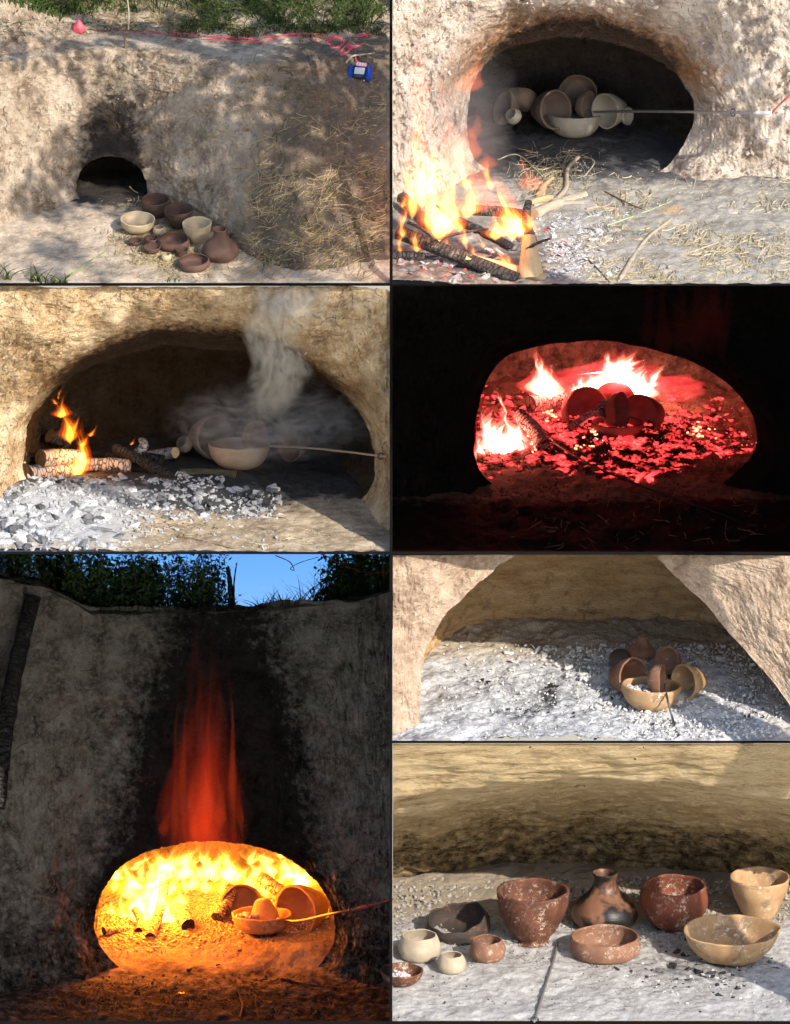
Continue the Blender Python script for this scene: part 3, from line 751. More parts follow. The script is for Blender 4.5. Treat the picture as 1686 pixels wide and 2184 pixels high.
stick('stake', 'short stake standing on the bank edge above the kiln mouth', [SA(268, 103), SA(268, 103)+Vector((-.002, -.01, .05)), SA(268, 103)+Vector((-.010, -.012, .105))], .0085, BARK, 'stake')
stick('stake', 'stub of a stake behind the pink wires on the ledge', [SA(362, 78), SA(362, 78)+Vector((.003, 0, .03)), SA(362, 78)+Vector((0, 0, .062))], .009, BARK, 'stake')
stick('rod', 'long thin dark rod lying along the ledge by the red bundle', [SA(192, 63, .012), SA(250, 69, .014), SA(330, 76, .014), SA(430, 80, .012)], .004, DARKSTEEL, 'rod')
stick('dry_twig', 'bare grey twig lying above the data logger', [SA(738, 134, .02), SA(752, 120, .03), SA(775, 116, .03), SA(800, 113, .02)], .006, BARK_PALE, 'twig')
# --- grass, straw
it = []
for _ in range(5200):
    px = random.uniform(-20, 824); py = random.uniform(-30, 74)
    if 200 < px < 420 and (py > 30 or random.random() < .75) : continue
    if px < 120 and py > 8 + px*.25: continue
    if py > 46+26*math.sin(px*.021)*.5+random.uniform(-14, 8)+(14 if px > 420 else 0): continue
    if px > 560 and random.random() < .35: continue
    it.append(blade_item(SA(px, py), random.uniform(.03, .17)*(.6+.5*math.sin(px*.05)**2), random.uniform(.0022, .006), 1.1))
for _ in range(900):
    px = random.uniform(380, 824); py = 62+random.gauss(0, 9)+6*math.sin(px*.04); it.append(blade_item(SA(px, py), random.uniform(.02, .08), random.uniform(.0018, .004), 1.6, random.uniform(3.6, 5.8)))
for _ in range(260):
    px = random.uniform(-10, 420); py = 60+random.gauss(0, 10); it.append(blade_item(SA(px, py), random.uniform(.02, .06), random.uniform(.0018, .0035), 1.6, random.uniform(3.6, 5.8)))
g = link('grass', ribbon_mesh('grass', it), GREEN); tag(g, 'green grass growing on the slope above the ledge', 'grass', kind='stuff')
it = []
for _ in range(1300):
    px = random.uniform(180, 560); py = random.uniform(-5, 66)
    if random.random() < abs(px-330)/260: continue
    it.append(straw_px(SA, px, py, random.uniform(10, 34), random.uniform(0, 3.14), .0018, .012))
clumps = [(random.uniform(560, 815), random.uniform(230, 580)) for _ in range(26)]
for _ in range(1900):
    cx, cy = random.choice(clumps); px = min(818, random.gauss(cx, 24)); py = min(600, random.gauss(cy, 20))
    if random.random() < .3: px = random.uniform(420, 818); py = random.uniform(150, 600)
    k = (px-480)/350*.7+(py-300)/300*.8
    if random.random() > k: continue
    it.append(straw_px(SA, px, py, random.uniform(8, 44)*(1 if random.random() < .85 else 1.5), (.5*math.sin(cx*.05)-.5)+random.gauss(0, .55), random.uniform(.0010, .0026), .014, .5))
for _ in range(1500):
    px = random.gauss(375, 75); py = random.gauss(530, 38)
    if py > 602 or (px < 230): continue
    it.append(straw_px(SA, px, py, random.uniform(8, 30), random.uniform(0, 3.14), random.uniform(.0016, .0032), .010, .9))
for _ in range(500):
    px = random.gauss(290, 30); py = random.gauss(470, 18)
    it.append(straw_px(SA, px, py, random.uniform(8, 26), random.uniform(0, 3.14), random.uniform(.0016, .0032), .010, .9))
s = link('straw_litter', ribbon_mesh('straw_litter', it), STRAW); tag(s, 'dry straw strewn under the pots and down the pit side', 'straw', kind='stuff')
it = []
for _ in range(260):
    px = random.uniform(540, 822); py = random.uniform(120, 590)
    it.append(blade_item(SA(px, py), random.uniform(.03, .10), random.uniform(.0015, .003), 1.4))
for cx, cy, n, h in ((70, 604, 12, .10), (100, 606, 8, .12), (130, 606, 16, .06), (10, 600, 10, .12), (370, 604, 6, .04)):
    for _ in range(n): it.append(blade_item(SA(cx+random.uniform(-14, 14), cy-2), h*random.uniform(.5, 1.2), .004, 1.2))
s = link('grass', ribbon_mesh('grass', it), GREEN); tag(s, 'sparse green blades on the pit side and at its front edge', 'grass', kind='stuff')
stick('grass_stalk', 'long green grass stalk leaning over the sunlit pit floor', [SA(118, 602, .02), SA(160, 580, .05), SA(205, 548, .08), SA(232, 533, .09)], .0045, m_plain('stalk_green', (.20, .28, .08)), 'grass stalk')
pl = []
for _ in range(420):
    px = random.choice([random.gauss(110, 25), random.gauss(235, 25), random.gauss(660, 60), random.uniform(420, 830)]); py = random.uniform(-12, 45)
    pl.append(SA(px, py)+Vector((random.gauss(0, .02), random.gauss(0, .02), random.uniform(.02, .09))))
tag(leaf_cluster('broadleaf_weeds', pl, .014, LEAF), 'small broad green leaves among the grass above the ledge', 'weeds', kind='stuff')
stones = [(x, y) for x, y in ((random.uniform(0, 800), random.uniform(90, 420)) for _ in range(520)) if not (155 < x < 325 and y > 325)]
stones = [(SA(x, y, -.004), random.uniform(.004, .012)) for x, y in stones]
crumbs('clod_rubble', m_lump('clod_grey', (.22, .18, .14), (.40, .35, .29), (.12, .09, .07)), stones, None, 'small clods and pebbles caught in the pit bank', 'clods')
rootlets('root_litter', 'fine roots hanging out of the pit bank', SA, [(0, 160, 110, 400), (330, 560, 120, 380), (160, 330, 110, 320)], 90, BARK, (8, 30))
# ================================================================== scene b: pale bank, kiln mouth with pots, fire in front
zB = 1.155
def gB(x, y): return zB+0*np.asarray(x, float)+.03*np.exp(-((np.asarray(y)-.75)/.35)**2)*sstep(X(1100), X(900), np.asarray(x, float))
YB = 2.55
_bx = [X(p) for p in (800, 900, 1000, 1240, 1480, 1600, 1700, 1800)]; _by = [1.98, 2.08, 2.18, 2.24, 2.34, 2.40, 2.40, 2.36]
def faceB(x, z): return np.interp(x, _bx, _by)+.10*np.clip(z-1.5, -.4, .8)*(-.4+1.4*sstep(.45, .95, np.abs(np.asarray(x)-X(1240))))
out_b = [(1004, 203), (1017, 163), (1047, 127), (1113, 97), (1160, 86), (1215, 81), (1286, 89), (1362, 112), (1428, 147), (1464, 188), (1482, 229), (1479, 264),
         (1462, 302), (1440, 335), (1400, 372), (1240, 388), (1060, 378), (1022, 350), (1004, 320), (996, 285), (999, 240)]
def soot_b(x, z, d):
    up = sstep(1.55, 1.85, z); return (1.15*np.exp(-(d/.17)**2)*up*np.exp(-((x-X(1270))/.55)**4)+.45*np.exp(-d/.03))
def scor_b(x, z, d): return .9*np.exp(-(d/.30)**2)*sstep(1.4, 1.8, z)
bank('bank_terrain', 'pale rough earth bank round the wide kiln mouth with pots inside', out_b, const(YB), faceB, (X(838), X(1790), 1.0, 2.6), EARTH_B, depth=1.15, flare=1.25,
     wtop=.26, wside=.10, amp=.045, soot=soot_b, scorch=scor_b, chamber_soot=1.3, seed=11, zclip=1.10)
ground('yard_ground', 'pale trodden ground before the wide kiln mouth and the fire', X(838), X(1790), .383, 4.0, gB, FLOOR_B, seed=13, amp=.012, ypow=1.15,
       soot=lambda x, y: 1.2*sstep(2.0, 2.75, y)+.8*np.exp(-((x-X(1010))/.55)**2-((y-.75)/.5)**2),
       scorch=lambda x, y: .9*np.exp(-((x-X(1445))/.09)**2-((y-1.75)/.12)**2))
SB = Surf(838, 1700, -10, 608, lambda x, Y, z: (z <= gB(x, Y)) | ((Y >= faceB(x, z)) & (z > zB) & ((np.abs(x-X(1240)) > .62) | (z > 1.85))))
# --- pots stacked in the chamber
def zb(x, y): return (1001.9+x*.2628, 144.5+y*.2628)
def flb(x, y): return pz(*zb(x, y), zB)
pb = flb(852, 566)
pot('cream_bowl', 'pale raw clay bowl standing upright in front of the stacked pots', 'bowl', .146, CLAY_PALE, pb, (-.16, 0, 0), seed=21)
pot_axis('brown_bowl', 'brown bowl on edge inside the pale upright bowl', 'bowl', .088, CLAY_DIM, zb(975, 312), pb.y-.0, (.86, -.46, .12), seed=22)
pot_axis('textured_bowl', 'basket textured brown bowl tipped open beside the pale upright bowl', 'cone', .112, CLAY_DIM, zb(700, 340), 3.12, (.62, -.74, .18), basket=True, seed=23)
pot_axis('deep_bowl', 'pale deep bowl lying on its side where the steel probe points', 'cone', .100, CLAY_PALE, zb(1100, 352), 3.16, (-.66, -.72, .08), seed=24)
pot_axis('brown_bowl', 'brown bowl leaning in the dark behind the other pots', 'bowl', .11, CLAY_DIM, zb(880, 215), 3.28, (.1, -.9, .35), seed=25)
pot_axis('small_bowl', 'small pale bowl half hidden behind the deep bowl on its side', 'bowl', .052, CLAY_PALE, zb(1292, 392), 3.16, (.8, -.5, .1), seed=26)
pot('jug', 'brown jug standing upright at the back of the chamber', 'jug', .045, CLAY_DIM, flb(585, 350)+Vector((0, .12, 0)), (0, 0, 0), 'jug', seed=27, th=.2)
pot_axis('round_pot', 'rounded brown pot turned away beside the small pale jar', 'deep', .078, CLAY_DIM, zb(430, 205), 3.25, (.15, .6, .75), 'pot', seed=28)
pot_axis('brown_bowl', 'large brown bowl on its side, outermost of the stacked pots', 'bowl', .10, CLAY_DIM, zb(270, 320), 3.2, (-.8, -.35, .35), seed=29)
pot_axis('small_jar', 'small pale round jar tipped towards the fire', 'jar', .034, CLAY_PALE, zb(335, 375), 3.02, (-.55, -.55, .6), 'jar', seed=30, th=.14)
pot_axis('small_jar', 'small dull jar half hidden behind the pale round jar', 'jar', .022, CLAY_DIM, zb(240, 400), 3.08, (-.55, -.5, .6), 'jar', seed=31, th=.14)
# --- probe
def probe(name, label, path, r, matrod, ring_at, sleeve_from, wirepts, sleeve_mat=WHITE_P, wire_mat=PINK, n=30):
    o = path[0]; root = empty(name, o); tag(root, label, 'probe')
    sp = smooth_path(path, n); link('rod', tube_mesh('rod', [p-o for p in sp], r, 8), matrod, root)
    c = sp[int(ring_at*n)]; t = (sp[int(ring_at*n)+1]-c).normalized(); u = t.orthogonal().normalized(); v = t.cross(u)
    ring = [c-o+(u*math.cos(a)+v*math.sin(a))*r*2.6 for a in [2*math.pi*k/14 for k in range(15)]]
    link('clip_ring', tube_mesh('clip_ring', ring, r*.6, 6), DARKSTEEL, root); slv = root
    if sleeve_from < 1:
        k = int(sleeve_from*n); slv = link('sleeve', tube_mesh('sleeve', [p-o for p in sp[k:]], r*1.5, 10), sleeve_mat, root)
    if wirepts:
        wp = smooth_path([sp[-1]]+wirepts, 16); link('lead_wire', tube_mesh('lead_wire', [p-o for p in wp], r*.7, 6), wire_mat, slv)
    return root
probe('temperature_probe', 'steel temperature probe pointing into the pots with pink lead', [pY(*ZB(862, 470), 2.93), pY(*ZB(1060, 467), 2.6), pY(*ZB(1290, 469), 2.22), pY(*ZB(1480, 473), 2.0), pY(*ZB(1610, 474), 1.9)], .0075, STEEL, .70, .86,
      [pY(*ZB(1640, 440), 1.88), pY(*ZB(1690, 395), 1.9), pY(*ZB(1740, 360), 1.95)])
# --- fire wood and ash
def on(surf, zx, zy, lift=0., conv=ZB): return surf(*conv(zx, zy), lift)
def yb(zx, zy, Y): return pY(*ZB(zx, zy), Y)
log('firewood_plank', 'long charred plank slanting across the front of the fire', yb(45, 965, .80), yb(545, 1165, .50), 0.050, WOOD_CHAR, 'firewood', seg=14, bend=.0, split=True, rough=.06)
log('firewood_split', 'pale split plank standing pointed in front of the flames', yb(598, 1168, .50), yb(592, 985, .62), .074, WOOD_PALE, 'firewood', r1=.030, seg=10, split=True, rough=.04, bend=0)
log('firewood_plank', 'pale edged plank lying low beneath the long charred plank', yb(330, 1085, .62), yb(660, 1160, .50), .036, WOOD_PALE, 'firewood', seg=10, split=True, rough=.05)
log('burning_log', 'short charred log leaning left beneath the tall flame', on(SB, 60, 850, .10)+Vector((0, 0, .02)), on(SB, 170, 960, .06), .034, WOOD_CHAR, 'log', r1=.028)
log('burning_log', 'charred log lying in the middle of the flames', on(SB, 300, 930, .10), on(SB, 520, 1040, .06), .028, WOOD_CHAR, 'log')
log('burning_log', 'dark upright charred stump behind the pale split plank', on(SB, 600, 1010, .05), on(SB, 590, 950, .04)+Vector((0, 0, .14)), .030, WOOD_CHAR, 'log', r1=.02)
log('burning_log', 'charred log across the back of the fire', on(SB, 330, 890, .05), on(SB, 560, 900, .05), .030, WOOD_CHAR, 'log')
log('burning_log', 'grey charred log at the outer edge of the fire', on(SB, 20, 1075, .04), on(SB, 150, 1085, .05), .036, WOOD_CHAR, 'log')
log('firewood_branch', 'thick pale branch pointing from the fire towards the kiln', on(SB, 612, 905, .03), on(SB, 825, 815, .03), .034, BARK_PALE, 'branch', endmat=WOOD_PALE, r1=.026)
log('firewood_branch', 'thin pale branch beside the thick branch at the fire edge', on(SB, 612, 862, .03), on(SB, 820, 850, .05), .018, BARK_PALE, 'branch', endmat=WOOD_PALE)
log('firewood_branch', 'short split branch end nearest the kiln side of the fire', on(SB, 600, 850, .02), on(SB, 690, 840, .03), .020, WOOD_PALE, 'branch')
log('wood_stub', 'torn orange wood stub behind the pale branches', on(SB, 640, 820, .01), on(SB, 690, 745, .05), .026, WOOD_PALE, 'wood', r1=.012)
stick('bent_stick', 'bent grey stick rising from the fire edge to the kiln mouth', [on(SB, 690, 850, .02), on(SB, 745, 790, .05), on(SB, 752, 710, .08), on(SB, 800, 658, .10)], .016, BARK_PALE)
stick('long_stick', 'long grey stick curving across the straw', [on(SB, 975, 1168, .02), on(SB, 1020, 1090, .02), on(SB, 1085, 1000, .03), on(SB, 1160, 940, .02), on(SB, 1242, 880, .02)], .013, BARK_PALE)
stick('short_stick', 'short pinkish stick near the end of the thick branch', [on(SB, 830, 880, .02), on(SB, 880, 868, .02), on(SB, 965, 878, .02)], .011, m_wood('stick_pink', (.42, .28, .22), (.58, .42, .34)))
stick('thin_stick', 'thin grey stick crossing the straw beyond the long stick', [on(SB, 1150, 1090, .02), on(SB, 1260, 1060, .02), on(SB, 1390, 1015, .02)], .007, BARK_PALE)
stick('thin_stick', 'thin brown stick on the straw near the ash', [on(SB, 910, 805, .015), on(SB, 1000, 850, .015), on(SB, 1080, 885, .015)], .007, BARK)
stick('thin_stick', 'dark thin stick standing in the white ash', [on(SB, 830, 1080, .03), on(SB, 880, 1130, .03), on(SB, 930, 1185, .02)], .006, BARK)
stick('straw_stalk', 'green stalk lying across the bare ground', [on(SB, 920, 945, .015), on(SB, 1100, 880, .02), on(SB, 1290, 800, .015)], .004, m_plain('stalk_pale', (.42, .5, .28)), 'stalk')
stick('straw_stalk', 'upright loop of dry stalk beside the kiln sill', [on(SB, 800, 765, .02), on(SB, 862, 690, .06), on(SB, 855, 668, .10), on(SB, 810, 650, .10)], .0035, STRAW_B, 'stalk')
stick('straw_stalk', 'bent dry stalk standing over the fire edge', [on(SB, 460, 670, .10), on(SB, 545, 650, .12), on(SB, 650, 740, .04)], .004, STRAW_B, 'stalk')
for k, (lab, a_, b2) in enumerate([('thin charred stick poking out of the flames to the kiln', (300, 960), (200, 860)), ('thin charred stick crossing above the long charred plank', (180, 1010), (420, 960)), ('grey stick end beside the outer edge of the flames', (80, 930), (190, 1000)),
        ('thin pale stick under the pale split plank', (470, 1150), (660, 1120)), ('short burnt stick between the flames and the white ash', (560, 1060), (680, 1000)), ('burnt twig lying on the embers at the front corner', (120, 1140), (330, 1160))]):
    stick('burnt_stick', lab, [yb(*a_, .66-.02*k), yb((a_[0]+b2[0])/2, (a_[1]+b2[1])/2-8, .64-.02*k), yb(*b2, .62-.02*k)], .011, WOOD_CHAR if k != 3 else BARK_PALE)
ash = empty('ash_bed', SB(1250, 560)); tag(ash, 'white flaky ash and embers beside the pale split plank', 'ash')
ME_ASH = lump_set('ash_flake', ASHL_L, 6, .4, 100); pl = []
for _ in range(270):
    zx, zy = random.gauss(795, 90), random.uniform(900, 1160)
    if zx < 640 or zx > 1000-(zy-900)*.05: continue
    pl.append((on(SB, zx, zy, .004), random.uniform(.010, .026)))
for _ in range(75): pl.append((on(SB, random.uniform(40, 560), random.uniform(1040, 1180), .01), random.uniform(.014, .032)))
for me in ME_ASH:
    for v in me.vertices: v.co.z *= .45; v.co.x *= 1.7
lumps('ash_flake', ME_ASH, ash, pl)
lumps('ember', lump_set('ember', EMBER, 3, .5, 140), ash, [(on(SB, zx, zy, .006), random.uniform(.008, .015)) for zx, zy in [(660, 965), (700, 985), (690, 1060), (720, 1065), (215, 1105), (260, 1120), (190, 1150), (320, 1130), (390, 1090), (430, 1060), (350, 1160), (240, 1160), (150, 1130), (480, 1130), (740, 1015)]])
crumbs('ash_dust', ASHL, [(on(SB, random.gauss(800, 100), random.uniform(890, 1165), .002), random.uniform(.003, .009)) for _ in range(1500)], ash)
it = []
for _ in range(2000):
    zx, zy = random.uniform(820, 1686), random.uniform(740, 1195)
    k = .3+.75*((zy-740)/450)
    if random.random() > k: continue
    if 1100 < zx < 1500 and zy < 860 and random.random() < .8: continue
    px, py = ZB(zx, zy); it.append(straw_px(SB, px, py, random.uniform(8, 42), random.uniform(0, 3.14), random.uniform(.0016, .004), .012, .5))
for _ in range(240):
    zx, zy = random.gauss(690, 90), random.gauss(730, 50); px, py = ZB(zx, zy); it.append(straw_px(SB, px, py, random.uniform(10, 50), random.uniform(0, 3.14), random.uniform(.001, .0024), .03, .5))
tag(link('straw_litter', ribbon_mesh('straw_litter', it), STRAW_B), 'bleached straw strewn over the pale ground by the fire', 'straw', kind='stuff')
it = [(blade_item(on(SB, random.gauss(zx, 30), zy), random.uniform(.02, .06), .002, 1.8)) for zx, zy in [(870, 905), (960, 960), (1120, 1170), (1140, 1130), (1010, 990)] for _ in range(7)]
tag(link('grass', ribbon_mesh('grass', it), GREEN), 'a few green blades in the straw by the ash', 'grass', kind='stuff')
# --- flames
def flame_px(root, specs, Y, mat, jit=.04):
    sp = []
    for (bx, by, tx, ty, wd) in specs:
        p = pY(bx, by, Y+random.uniform(-jit, jit)); q = pY(tx, ty, p.y); h = q.z-p.z
        sp.append((p, h, wd/400, (q.x-p.x)/max(abs(h), .02), random.randint(0, 9999)))
    flames(root, sp, mat)
def flame3(root, specs, Y, mats, jit=.04):
    """each lick: a thin red hull, an orange body and a bright core, nested"""
    for (bx, by, tx, ty, wd) in specs:
        p = pY(bx, by, Y+random.uniform(-jit, jit)); q = pY(tx, ty, p.y); h = q.z-p.z; sd = random.randint(0, 9999); ln = (q.x-p.x)/max(abs(h), .02)
        for m, kw, kh in zip(mats, (1.25, .85, .5), (1.06, .96, .80)):
            flames(root, [(p, h*kh, wd/400*kw, ln, sd)], m)
FB3 = (m_flame('flame_rim', (1, .10, .01), 3.0), m_flame('flame_body', (1, .28, .02), 9.), m_flame('flame_core', (1, .62, .12), 30.))
FL_PK = m_flame('flame_thin', (1, .18, .05), 3.6)
fb = empty('fire', SB(960, 560)); tag(fb, 'bright orange campfire flames in front of the wide kiln mouth', 'fire')
def Zs(l): return [(*ZB(a, b), *ZB(c, d), w_) for a, b, c, d, w_ in l]
flame3(fb, Zs([(215, 1010, 140, 540, 38), (255, 980, 195, 620, 30), (235, 960, 260, 700, 34), (170, 960, 150, 640, 22), (290, 950, 240, 560, 14), (330, 920, 385, 670, 26), (345, 900, 320, 740, 20), (520, 1010, 460, 700, 36), (550, 1000, 470, 790, 26), (500, 990, 480, 840, 30), (600, 970, 540, 830, 12), (620, 980, 590, 880, 9),
     (62, 1000, 58, 800, 14), (50, 1060, 48, 930, 10), (330, 1050, 290, 910, 12), (490, 1135, 430, 1000, 18), (520, 1130, 470, 1040, 12), (190, 985, 180, 800, 14), (300, 975, 250, 850, 18), (60, 880, 70, 780, 8), (400, 1040, 370, 960, 10)]), .62, FB3)
flame3(fb, Zs([(100, 920, 95, 620, 22), (140, 880, 115, 420, 24), (200, 900, 190, 480, 22), (330, 800, 270, 540, 18), (430, 800, 400, 640, 16), (450, 1010, 430, 820, 22), (580, 1060, 560, 930, 16), (260, 1090, 240, 960, 16), (120, 1060, 110, 930, 16), (370, 1110, 350, 1000, 14)]), .66, FB3)
flame_px(fb, Zs([(180, 900, 130, 340, 30), (200, 800, 250, 500, 20), (350, 760, 255, 540, 16), (420, 720, 395, 610, 20), (360, 600, 375, 380, 12), (480, 900, 480, 700, 30), (120, 900, 105, 380, 24), (150, 600, 120, 10, 34), (330, 400, 420, 130, 26), (600, 800, 560, 650, 30), (260, 800, 240, 320, 40), (120, 800, 100, 300, 30), (320, 700, 330, 420, 30), (400, 900, 390, 620, 40)]), .70, FL_PK)
glow('fire_light', pY(*ZB(320, 900), .62), 2.5, (1, .38, .12), .15)
crumbs('clod_rubble', m_lump('clod_pale', (.40, .33, .27), (.62, .55, .48), (.18, .13, .10)), [(SB(x, y, .022), random.uniform(.005, .018)) for x, y in ((random.uniform(842, 1690), random.uniform(0, 380)) for _ in range(900)) if (x < 985 or x > 1500 or y < 20)], None, 'crumbly clods standing out of the pale bank', 'clods')
crumbs('ground_grit', m_lump('grit_grey', (.45, .42, .38), (.62, .58, .52), (.25, .22, .2)), [(SB(random.uniform(1050, 1690), random.uniform(340, 598), .001), random.uniform(.002, .006)) for _ in range(900)], None, 'grit scattered over the pale ground by the straw', 'grit')
rootlets('root_litter', 'fine roots hanging out of the pale bank', SB, [(845, 985, 10, 300), (1500, 1680, 10, 320), (1000, 1500, 5, 30)], 80, BARK, (10, 40))
# ================================================================== scene c: wide mouth with logs, white ash, flames and smoke
zC = -.202; TT = ST/CT
def gC(x, y):
    x = np.asarray(x, float); y = np.asarray(y, float)
    return zC+.15*np.exp(-((x-X(40))/.5)**2-((y-.60)/.45)**2)+.065*np.exp(-((x-X(350))/.55)**2-((y-1.0)/.25)**2)
YC = .80
_cx = [X(p) for p in (-100, 0, 80, 220, 420, 640, 760, 833)]; _co = [.40, .38, .30, .10, .06, .10, .18, .12]
def faceC(x, z):
    o = np.interp(x, _cx, _co); return z*TT+.015+o*(1-.85*sstep(.35, 1.0, np.asarray(z, float)))+.10*sstep(.2, -.25, np.asarray(z, float))*0
out_c = [(55, 952), (65, 902), (100, 852), (150, 807), (215, 775), (300, 752), (425, 745), (500, 752), (575, 772), (650, 797), (725, 837), (770, 882), (795, 942),
         (802, 1002), (795, 1037), (768, 1069), (735, 1095), (600, 1135), (400, 1145), (200, 1120), (80, 1060), (52, 1010)]
def soot_c(x, z, d):
    return 1.25*np.exp(-(d/.20)**2)*sstep(.30, .62, z)*np.exp(-((x-X(430))/.85)**6)+.6*np.exp(-d/.035)*sstep(-.1, .3, z)
def scor_c(x, z, d): return .9*np.exp(-(d/.30)**2)*sstep(.2, .6, z)
bank('bank_terrain', 'tan earth bank blackened above the wide mouth with logs and ash', out_c, const(YC), faceC, (X(-100), X(832.5), -.35, 1.128), EARTH_C, depth=1.35, flare=1.0,
     wtop=.26, wside=.10, amp=.040, soot=soot_c, scorch=scor_c, chamber_soot=1.4, seed=21, zclip=-.24)
ground('hearth_ground', 'sandy ground at the sill of the wide ashy kiln mouth', X(-100), X(832.5), -.055, 2.3, gC, FLOOR_C, seed=23, amp=.010,
       soot=lambda x, y: 1.3*sstep(.60, .95, y+.15*np.sin(x*5))+.7*np.exp(-((x-X(300))/.25)**2-((y-.66)/.13)**2),
       scorch=lambda x, y: 1.2*np.exp(-((x-X(60))/.62)**4-((y-.55)/.6)**4)+1.1*np.exp(-((x-X(330))/.62)**4-((y-.92)/.30)**4))
SC = Surf(-20, 832, 606, 1180, lambda x, Y, z: (z <= gC(x, Y)), d0=-.05)
def oc(zx, zy, lift=0.): return SC(*ZC(zx, zy), lift)
def flc(zx, zy): return pz(*ZC(zx, zy), zC)
# --- logs
def cyl_pts(zx0, zy0, Y0, zx1, zy1, Y1): return pY(*ZC(zx0, zy0), Y0), pY(*ZC(zx1, zy1), Y1)
log('ashy_log', 'ash covered log with orange cut end resting on another log', *cyl_pts(175, 750, 1.06, 345, 745, 1.22), .052, LOG_ASH, 'log', endmat=CUT, r1=.045)
log('ashy_log', 'lowest ash covered log with dark cut end by the mouth edge', *cyl_pts(120, 828, 1.0, 330, 795, 1.20), .056, LOG_ASH, 'log', endmat=CUT, r1=.046)
log('ashy_log', 'long ash striped log behind the flame', *cyl_pts(330, 775, 1.28, 560, 790, 1.25), .038, LOG_ASH, 'log', r1=.036)
log('charred_branch', 'dark charred branch slanting down over the ash', *cyl_pts(490, 705, 1.30, 765, 855, 1.02), .026, LOG_BLACK, 'branch', r1=.034)
log('ashy_stub', 'white knobbly log stub standing behind the dark branch', *cyl_pts(600, 725, 1.36, 605, 672, 1.34), .032, LOG_ASH, 'log', r1=.022, rough=.3, n=8)
log('charred_log', 'charred log with pale round cut end in the dark chamber', *cyl_pts(640, 735, 1.52, 748, 730, 1.38), .030, LOG_ASH, 'log', endmat=WOOD_PALE)
log('mossy_log', 'dark mossy log lying behind the ash towards the bowl', *cyl_pts(770, 815, 1.22, 1010, 835, 1.18), .038, m_wood('bark_mossy', (.05, .045, .03), (.15, .14, .08)), 'log', endmat=CUT)
log('ashy_log', 'crumbling white log lying in front on the ash lumps', *cyl_pts(680, 865, .98, 865, 930, .86), .036, LOG_ASH, 'log', rough=.2)
log('ashy_log', 'short greyish log half buried in ash beside the mouth edge', *cyl_pts(430, 850, 1.08, 520, 820, 1.10), .034, LOG_BLACK, 'log', rough=.2)
log('charred_log', 'dark log standing behind the flame', *cyl_pts(215, 650, 1.35, 290, 690, 1.40), .040, LOG_BLACK, 'log', endmat=CUT)
log('ashy_log', 'small white log chip lying before the mossy log', *cyl_pts(755, 820, 1.06, 800, 845, 1.02), .020, LOG_ASH, 'log', rough=.25, n=8)
log('charred_log', 'black log behind the ash striped log', *cyl_pts(450, 740, 1.42, 700, 770, 1.40), .032, LOG_BLACK, 'log')
# --- ash heap
ah = empty('ash_heap', oc(250, 1000)); tag(ah, 'heap of white ash lumps spilling from the kiln mouth', 'ash')
ME_AC = lump_set('ash_lump', ASHL_L, 8, .35, 200); ME_AD = lump_set('ash_lump', m_lump('ash_lump_dark', (.09, .09, .092), (.30, .30, .305), (.03, .03, .03), sc=.055), 5, .4, 220); pl = []
while len(pl) < 300:
    zx, zy = random.uniform(-20, 1180), random.uniform(828, 1132)
    inside = (zy < 1010 and zx > 30) or (zx < 520-(zy-1000)*.1)
    if zy > 1030 - (zx-1180)*.12 and zx > 520: inside = False
    if 470 < zx < 700 and 955 < zy < 1060: inside = random.random() < .15
    if zy > 905 and zx > 1140: inside = False
    if zx > 700 and zy < 865+random.uniform(-10, 20): inside = False
    if not inside: continue
    big = 1.25 if zx < 480 and zy > 950 else .85
    pl.append((oc(zx, zy, .008), random.uniform(.020, .048)*big))
random.shuffle(pl); lumps('ash_lump', ME_AC, ah, pl[:215]); lumps('ash_lump', ME_AD, ah, pl[215:])
pl = []
for _ in range(1700):
    zx, zy = random.uniform(-20, 1200), random.uniform(832, 1140)
    if (zy > 1010 and zx > 560+(1160-zy)*.3 and random.random() < .85): continue
    if zx > 950 and zy < 900: continue
    pl.append((oc(zx, zy, .004), random.uniform(.007, .021)))
crumbs('ash_crumbs', m_lump('ash_crumb_grey', (.22, .22, .23), (.52, .52, .53), (.08, .08, .08)), pl, ah)
pl = [(oc(random.uniform(-20, 1250), random.uniform(880, 1135), .002), random.uniform(.002, .007)) for _ in range(520)]
crumbs('charcoal_bits', COAL, pl, ah)
pl = [(oc(random.uniform(520, 1635), random.uniform(1050, 1140), .001), random.uniform(.001, .004)) for _ in range(700)]
crumbs('ground_grit', m_lump('grit_pale', (.6, .52, .42), (.75, .68, .58), (.35, .3, .22)), pl, None, 'pale grit scattered on the sandy ground in front', 'grit')
for k, (lab, pts, r) in enumerate([
    ('long brown twig lying on the sunlit sand in front', [(760, 1085), (860, 1105), (1000, 1140)], .009),
    ('short brown twig left of the long twig on the sand', [(700, 1112), (735, 1120), (765, 1130)], .008),
    ('thin twig poking out of the ash heap towards the sand', [(700, 950), (770, 975), (830, 1020)], .005),
    ('thin pale twig crossing the long twig', [(735, 1080), (760, 1110), (800, 1145)], .004),
    ('small twig on the dark ground beyond the ash', [(1170, 930), (1200, 935), (1235, 925)], .004),
    ('fine twig near the mouth sill', [(1160, 1000), (1200, 1003), (1235, 1015)], .004)]):
    stick('twig', lab, [oc(a, b, .012) for a, b in pts], r, BARK_PALE if k in (1, 3) else BARK, 'twig')
it = []
for _ in range(200):
    px, py = ZC(random.uniform(520, 1610), random.uniform(1020, 1140)); it.append(straw_px(SC, px, py, random.uniform(6, 26), random.uniform(-.4, .6), random.uniform(.0012, .003), .006))
tag(link('straw_litter', ribbon_mesh('straw_litter', it), STRAW_B), 'bits of straw on the sunlit sand below the ash', 'straw', kind='stuff')
